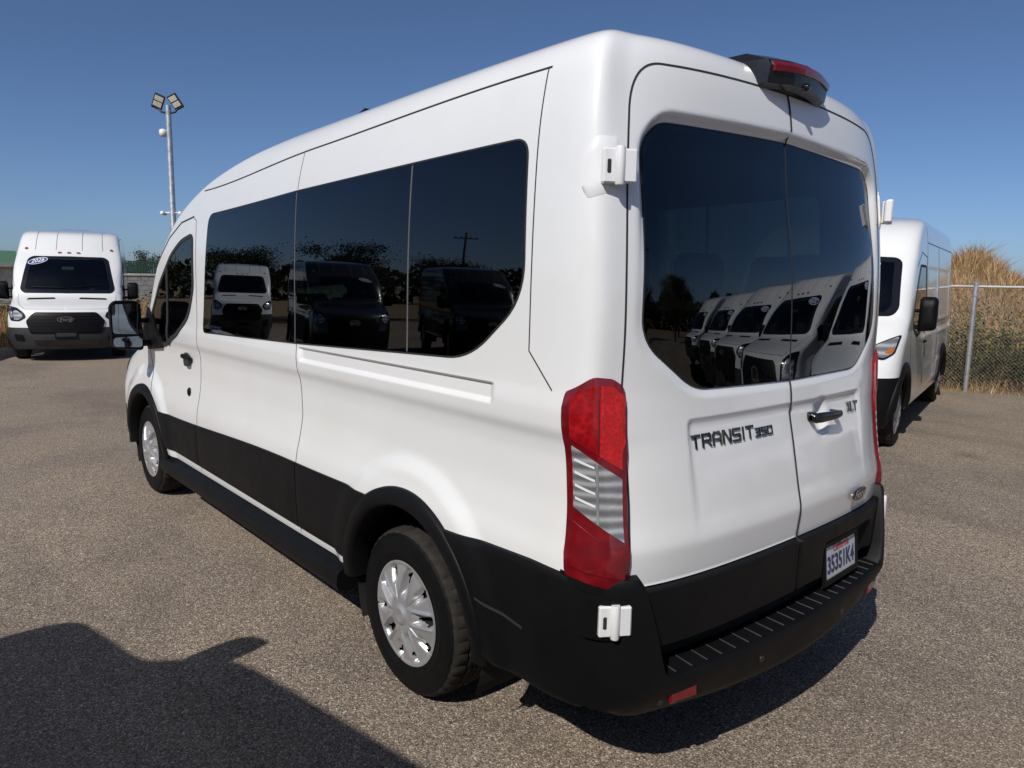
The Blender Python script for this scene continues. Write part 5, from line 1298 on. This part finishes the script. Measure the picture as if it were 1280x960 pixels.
def scatter(n, u0, u1, v0, v1):
    u = rng.uniform(u0, u1, n); v = rng.uniform(v0, v1, n); p = FP+u[:, None]*FD+v[:, None]*FNn; return u, v, p
u, v, p = scatter(62000, -11, 9, 2.0, 8.6); pos = np.column_stack([p, mound_h(u, v)-.03]); cn = clump_noise(u, v, 1.3)
hg_ = rng.uniform(.18, .42, len(u))*(1+.35*cn)+.25*np.exp(-((u-.1)/.6)**2)*(v > 5)*rng.uniform(0, 1.6, len(u))
tag(blades('dry_grass', pos, hg_, rng.uniform(.004, .010, len(u)), rng.uniform(.3, .9, len(u)), M['straw'], tone=np.clip(.5+.3*cn+rng.normal(0, .22, len(u)), 0, 1)), 'tall straw-coloured dry grass covering the mound', 'grass', kind='stuff')
u, v, p = scatter(16000, -7, 13, -.25, 2.4); cn = clump_noise(u*1.5, v*1.5); k = rng.uniform(0, 1, len(u)) < .55+.4*cn; u, v, p, cn = u[k], v[k], p[k], cn[k]
pos = np.column_stack([p, mound_h(u, v)*(v > .5)-.02]); tag(blades('straw_litter', pos, rng.uniform(.08, .34, len(u))*(.5+.5*sstep(-.2, .4, v)), rng.uniform(.004, .008, len(u)), rng.uniform(.4, 1.2, len(u)), M['straw'], tone=np.clip(.45+.25*cn+rng.normal(0, .2, len(u)), 0, 1)), 'low dry straw along the foot of the fence', 'grass', kind='stuff')
# olive weeds with yellow flowers
wp, wt_, st_ = [], [], []
for i in range(230):
    u = rng.uniform(-4, 9); v = rng.uniform(.25, 2.0); h = rng.uniform(.80, 1.50)*(1 if u > -.6 else .85); b0 = np.array([*(FP+u*FD+v*FNn), float(mound_h(u, v))*(v > .5)])
    for s_ in range(7):
        a = rng.uniform(0, 6.28); tip = b0+np.array([math.cos(a)*.32*h, math.sin(a)*.32*h, h*rng.uniform(.7, 1.05)]); st_.append((b0, tip))
        t = rng.uniform(.12, 1, 34); wp.append(b0+(tip-b0)*t[:, None]+rng.normal(0, .06, (34, 3))); wt_.append(np.clip(rng.normal(.40, .22, 34)+.15*(rng.uniform() < .3), 0, 1))
wp = np.concatenate(wp); wp[:, 2] = np.maximum(wp[:, 2], .03)
tag(leaves('olive_weeds', wp, rng.uniform(.018, .045, len(wp)), M['weed'], tone=np.concatenate(wt_)), 'olive green weeds growing through the chain-link fence', 'weeds', kind='stuff')
mb = MB()
for a, b in st_[::2]: mb.tube([a, (a+b)/2+rng.normal(0, .02, 3), b], [.005, .004, .002], 3, False)
so_ = mb.build('weed_stems', M['straw'], None, False); set_tone(so_, np.full(len(so_.data.vertices), .35)); tag(so_, 'thin dry stems of the weeds by the fence', 'weeds', kind='stuff')
fp_ = np.array([b for a, b in st_ if rng.uniform() < .16]); fp_ = np.repeat(fp_, 7, 0)+rng.normal(0, .022, (len(fp_)*7, 3))
tag(leaves('yellow_flowers', fp_, rng.uniform(.012, .022, len(fp_)), M['flower']), 'small yellow flowers on the weeds by the fence', 'flowers', kind='stuff')
# weedy strip behind the parked vans
n = 40000; x = rng.uniform(-5.6, 16, n); y = rng.uniform(19.0, 31.5, n); cn = clump_noise(x, y, .8); far = sstep(20, 27, y)
tag(blades('dry_weeds', np.column_stack([x, y, np.full(n, -.03)]), rng.uniform(.25, .7, n)*(1+.5*cn)*(.55+.75*far), rng.uniform(.008, .018, n), rng.uniform(.3, .8, n), M['straw'], tone=np.clip(.42+.25*cn+rng.normal(0, .22, n), 0, 1)), 'strip of dry tan weeds behind the parked white vans', 'weeds', kind='stuff')
n = 12000; x = rng.uniform(-5.6, 16, n); y = rng.uniform(22.5, 32, n); cn = clump_noise(x*.8+3, y*.8, 1.0); k = cn > .0; x, y, cn = x[k], y[k], cn[k]
tag(leaves('green_weeds', np.column_stack([x, y, rng.uniform(.2, 1.25, len(x))*(.6+cn)]), rng.uniform(.04, .09, len(x)), M['weed']), 'olive green weeds in front of the block wall', 'weeds', kind='stuff')

# ------------------------------------------------------------------ block wall, slatted fence, shed, trailer, tree, lamp post
M['block'] = pbr('grey_block', (0.30, 0.285, 0.275), .9, var=.2, vscale=3, bump=.4, bscale=40)
M['block_pale'] = pbr('pale_block', (0.55, 0.52, 0.46), .9, var=.3, vscale=5, bump=.4, bscale=30)
M['slat'] = pbr('green_slat', (0.035, 0.075, 0.055), .6, var=.25)
M['green_roof'] = pbr('green_roof', (0.075, 0.16, 0.085), .5, var=.15)
a_ = at_y(150, 345, 33.0); b_ = at_y(262, 345, 33.0); WX0, WX1 = -3.0, b_[0]+10
wall = empty('block_wall', (0, 33, 0), 0, 'grey block wall with pale capping beyond the weeds', 'wall')
bl = None; cnt = 0
for r_ in range(8):
    for x in np.arange(a_[0]-3.0+(.2 if r_ % 2 else 0), b_[0]+1.0, .41):
        if cnt > 290: break
        if bl is None: ob = MB().rbox((-.2, -.1, -.097), (.2, .1, .097), .006).build('block', M['block'], wall); bl = ob.data
        else: ob = bpy.data.objects.new('block', bl); COL.objects.link(ob); ob.parent = wall
        ob.location = (x, rng.uniform(-.003, .003), .11+r_*.203); cnt += 1
rest = MB().box((b_[0]+1.3, -.1, 0), (WX1, .1, 1.62)); rest.build('wall_run', M['block'], wall)
MB().rbox((a_[0]-3.3, -.13, 1.64), (WX1, .13, 1.73), .01).build('capping', M['block_pale'], wall)
MB().box((a_[0]-3.3, .02, 0), (b_[0]+1.3, .09, 1.64)).build('mortar', M['block_pale'], wall)
sf = empty('slat_fence', (0, 33.9, 0), 0, 'dark green slatted fence standing above the block wall', 'fence'); sl = None
for x in np.arange(a_[0]-3, b_[0]+3, .105):
    if sl is None: ob = MB().box((-.042, -.01, 0), (.042, .01, 2.28)).build('slat', M['slat'], sf); sl = ob.data
    else: ob = bpy.data.objects.new('slat', sl); COL.objects.link(ob); ob.parent = sf
    ob.location = (x, rng.uniform(-.01, .01), 0)
for z in (1.2, 2.0): MB().box((a_[0]-3, .012, z), (b_[0]+3, .05, z+.06)).build('rail', M['slat'], sf)
# shed with green roof at the far left
s0, s1 = at_y(-75, 350, 41), at_y(19, 350, 41)
shed = empty('shed', ((s0[0]+s1[0])/2, 41, 0), 0, 'low pale block shed with shallow green metal roof', 'shed'); hw_ = (s1[0]-s0[0])/2
MB().box((-hw_, 0, 0), (hw_, 5, 2.0)).build('wall', M['block_pale'], shed)
MB().prism([(-.5, 1.98), (5.5, 1.98), (5.5, 2.1), (2.5, 2.75), (-.5, 2.1)], lambda a, b: (-hw_-.4, a, b), lambda a, b: (hw_+.4, a, b)).build('roof', M['green_roof'], shed)
MB().box((hw_-2.4, -.03, 0), (hw_-.9, .02, 1.75)).build('door', M['gap'], shed)
MB().box((-hw_-.42, -.54, 1.94), (hw_+.42, -.50, 2.12)).build('fascia', M['block'], shed)
# utility trailer
tp = at_y(-6, 372, 28.5); tr = empty('utility_trailer', (tp[0], 28.5, 0), R(4), 'small flat utility trailer standing in the weeds', 'trailer')
MB().rbox((-1.3, -.75, .68), (1.3, .75, .80), .02).build('bed', M['galv'], tr)
for sx in (-1, 1): MB().rbox((-1.28, sx*.72-.02, 1.05), (1.28, sx*.72+.02, 1.10), .008).build('side_rail', M['gap_soft'], tr)
for sx in (-1.25, -.4, .4, 1.25):
    for sy in (-.72, .72): MB().box((sx-.02, sy-.02, .8), (sx+.02, sy+.02, 1.05)).build('stake', M['gap_soft'], tr)
for sy in (-1, 1): MB().lathe([(0, -.09), (.26, -.09), (.31, -.06), (.31, .06), (.26, .09), (0, .09)], 24, 'y', (0, sy*.86, .31)).build('wheel', M['rubber'], tr, True)
MB().tube([(1.3, .4, .7), (2.2, 0, .6), (1.3, -.4, .7)], .04, 6).build('drawbar', M['galv'], tr)
# tree
def tree(name, x, y, h, cr_r, label, nleaf=2600, group=None, mat='leaf', ls=1.0):
    t = empty(name, (x, y, 0), 0, label, 'tree', group)
    mb = MB(); mb.tube([(0, 0, -.1), (.05, 0, h*.3), (-.04, .06, h*.55), (.05, 0, h*.85)], [h*.04, h*.03, h*.022, h*.008], 8)
    cl = []
    for i in range(16):
        a = rng.uniform(0, 6.28); e = rng.uniform(.15, 1); q = np.array([math.cos(a)*cr_r*e, math.sin(a)*cr_r*e, h*rng.uniform(.48, .97)]); q[2] -= .18*h*e*e
        mb.tube([(0, 0, h*rng.uniform(.3, .6)), q*np.array([.5, .5, 1])*np.array([1, 1, .93]), q], [h*.014, h*.009, h*.003], 5); cl.append(q)
    mb.build('trunk', M['bark'], t)
    c = np.array(cl)[rng.integers(0, len(cl), nleaf)]; pos = c+rng.normal(0, 1, (nleaf, 3))*np.array([cr_r*.2, cr_r*.2, h*.055])
    leaves('crown', pos, rng.uniform(.05, .11, nleaf)*h/4*ls, M[mat], t, np.clip(rng.normal(.5, .22, nleaf)+.15*np.sin(c[:, 0]*5), 0, 1)); return t
tq = at_depth(182, 330, 62); tree('broadleaf_tree', tq[0], tq[1], 3.7, 1.25, 'small dark broadleaf tree rising behind the slatted fence')
tq = at_depth(160, 330, 75); tree('broadleaf_tree', tq[0], tq[1], 2.9, 1.1, 'low round tree behind the end of the slatted fence', 1600)
tq = at_depth(10, 325, 90); tree('broadleaf_tree', tq[0], tq[1], 3.6, 1.6, 'low tree behind the green roofed shed', 1600)
# lamp post
lq = at_depth(219, 330, 27.0); lamp_p = empty('lamp_post', (lq[0], lq[1], 0), -YAW, 'tall galvanised lamp post with two tilted flood lamps and cameras', 'lamp post')
ztop = at_depth(218, 138, 27.0)[2]
autosmooth(MB().lathe([(.13, 0), (.12, .4), (.11, .42), (.095, ztop), (.0, ztop+.01)], 14).build('pole', M['galv'], lamp_p), 50)
for sx, rot in ((-1, (R(28), R(22), R(20))), (1, (R(28), R(-22), R(-12)))):
    MB().tube([(0, 0, ztop-.28), (sx*.25, 0, ztop-.22), (sx*.36, 0, ztop-.1)], .035, 8).build('arm', M['plastic_grey'], lamp_p, True)
    hd2 = MB().rbox((-.18, -.04, -.02), (.18, .04, .52), .02).build('lamp_head', M['plastic_grey'], lamp_p, loc=(sx*.42, 0, ztop-.1), rot=rot)
    for z in (.08, .29): MB().rbox((-.14, -.050, z), (.14, -.038, z+.17), .006).build('led_panel', M['led'], hd2)
MB().lathe([(0, -.14), (.10, -.12), (.13, -.02), (.13, .10), (.05, .14)], 14, 'z', (-.22, 0, ztop-.95)).build('camera_dome', M['badge_white'], lamp_p, True)
zc = at_depth(221, 267, 27.0)[2]
MB().tube([(-.30, 0, zc), (.30, 0, zc)], .035, 8).build('bracket', M['badge_white'], lamp_p, True)
for sx in (-1, 1): MB().lathe([(0, -.14), (.06, -.14), (.07, -.12), (.07, .14), (0, .15)], 12, 'y', (sx*.32, -.05, zc-.02)).build('camera', M['badge_white'], lamp_p, True)

# trees and poles round the lot, mostly met as reflections in the glass
for i, (x, y, h, r_, lab) in enumerate(((-14.5, 37, 4.6, 2.3, 'broad dark tree at the back of the lot beyond the black vans'), (-19.0, 35, 5.2, 2.5, 'tall dark tree at the back of the lot beyond the black vans'), (-24.5, 33, 4.4, 2.4, 'dark tree at the far corner of the lot'),
                                       (-10.0, 40, 4.0, 2.2, 'dark tree standing behind the set-back white van'), (-30, 26, 4.8, 2.6, 'dark tree along the side of the lot'))):
    tree('broadleaf_tree', x, y, h, r_, lab, 9000, 'trees at the back of the lot', ls=.75)
for i, (x, y, h, r_, lab) in enumerate(((19, -24, 5.5, 2.6, 'dark tree beyond the far end of the row of white vans'), (13, -28, 4.8, 2.4, 'low dark tree beyond the row of white vans'), (25, -30, 6.0, 2.8, 'big dark tree far beyond the row of white vans'))):
    tree('broadleaf_tree', x, y, h, r_, lab, 9000, 'trees beyond the row of vans', ls=.75)
for x, y, lab in ((11.0, -24.0, 'weathered utility pole beyond the row of white vans'), (-38, 50, 'weathered utility pole far behind the black vans')):
    t = empty('utility_pole', (x, y, 0), .4, lab, 'pole'); MB().tube([(0, 0, -.2), (0, 0, 9.0)], [.15, .10], 10).build('pole', M['bark'], t, True); MB().rbox((-1.1, -.05, 8.2), (1.1, .05, 8.32), .01).build('crossarm', M['bark'], t)
    for k in (-.95, -.4, .4, .95): MB().lathe([(.03, 0), (.05, .05), (.03, .10), (.05, .13), (0, .16)], 8, 'z', (k, 0, 8.32)).build('insulator', M['plastic_grey'], t)

# far-off wood on the horizon beyond the lot
fw_ = []
for a0, a1, rad in ((250, 352, 80), (96, 168, 70)):
    n = 9000; a = np.radians(rng.uniform(a0, a1, n)); rr = rad+rng.normal(0, 2.5, n); top = 3.2+1.6*np.abs(np.sin(a*23))+1.2*np.abs(np.sin(a*57+1))
    fw_.append(np.column_stack([np.sin(a)*rr, np.cos(a)*rr, rng.uniform(0, 1, n)**.8*top]))
fw_ = np.concatenate(fw_); tag(leaves('far_wood', fw_, rng.uniform(.35, .8, len(fw_)), M['leaf']), 'dark band of far-off trees on the horizon beyond the lot', 'trees', kind='stuff')
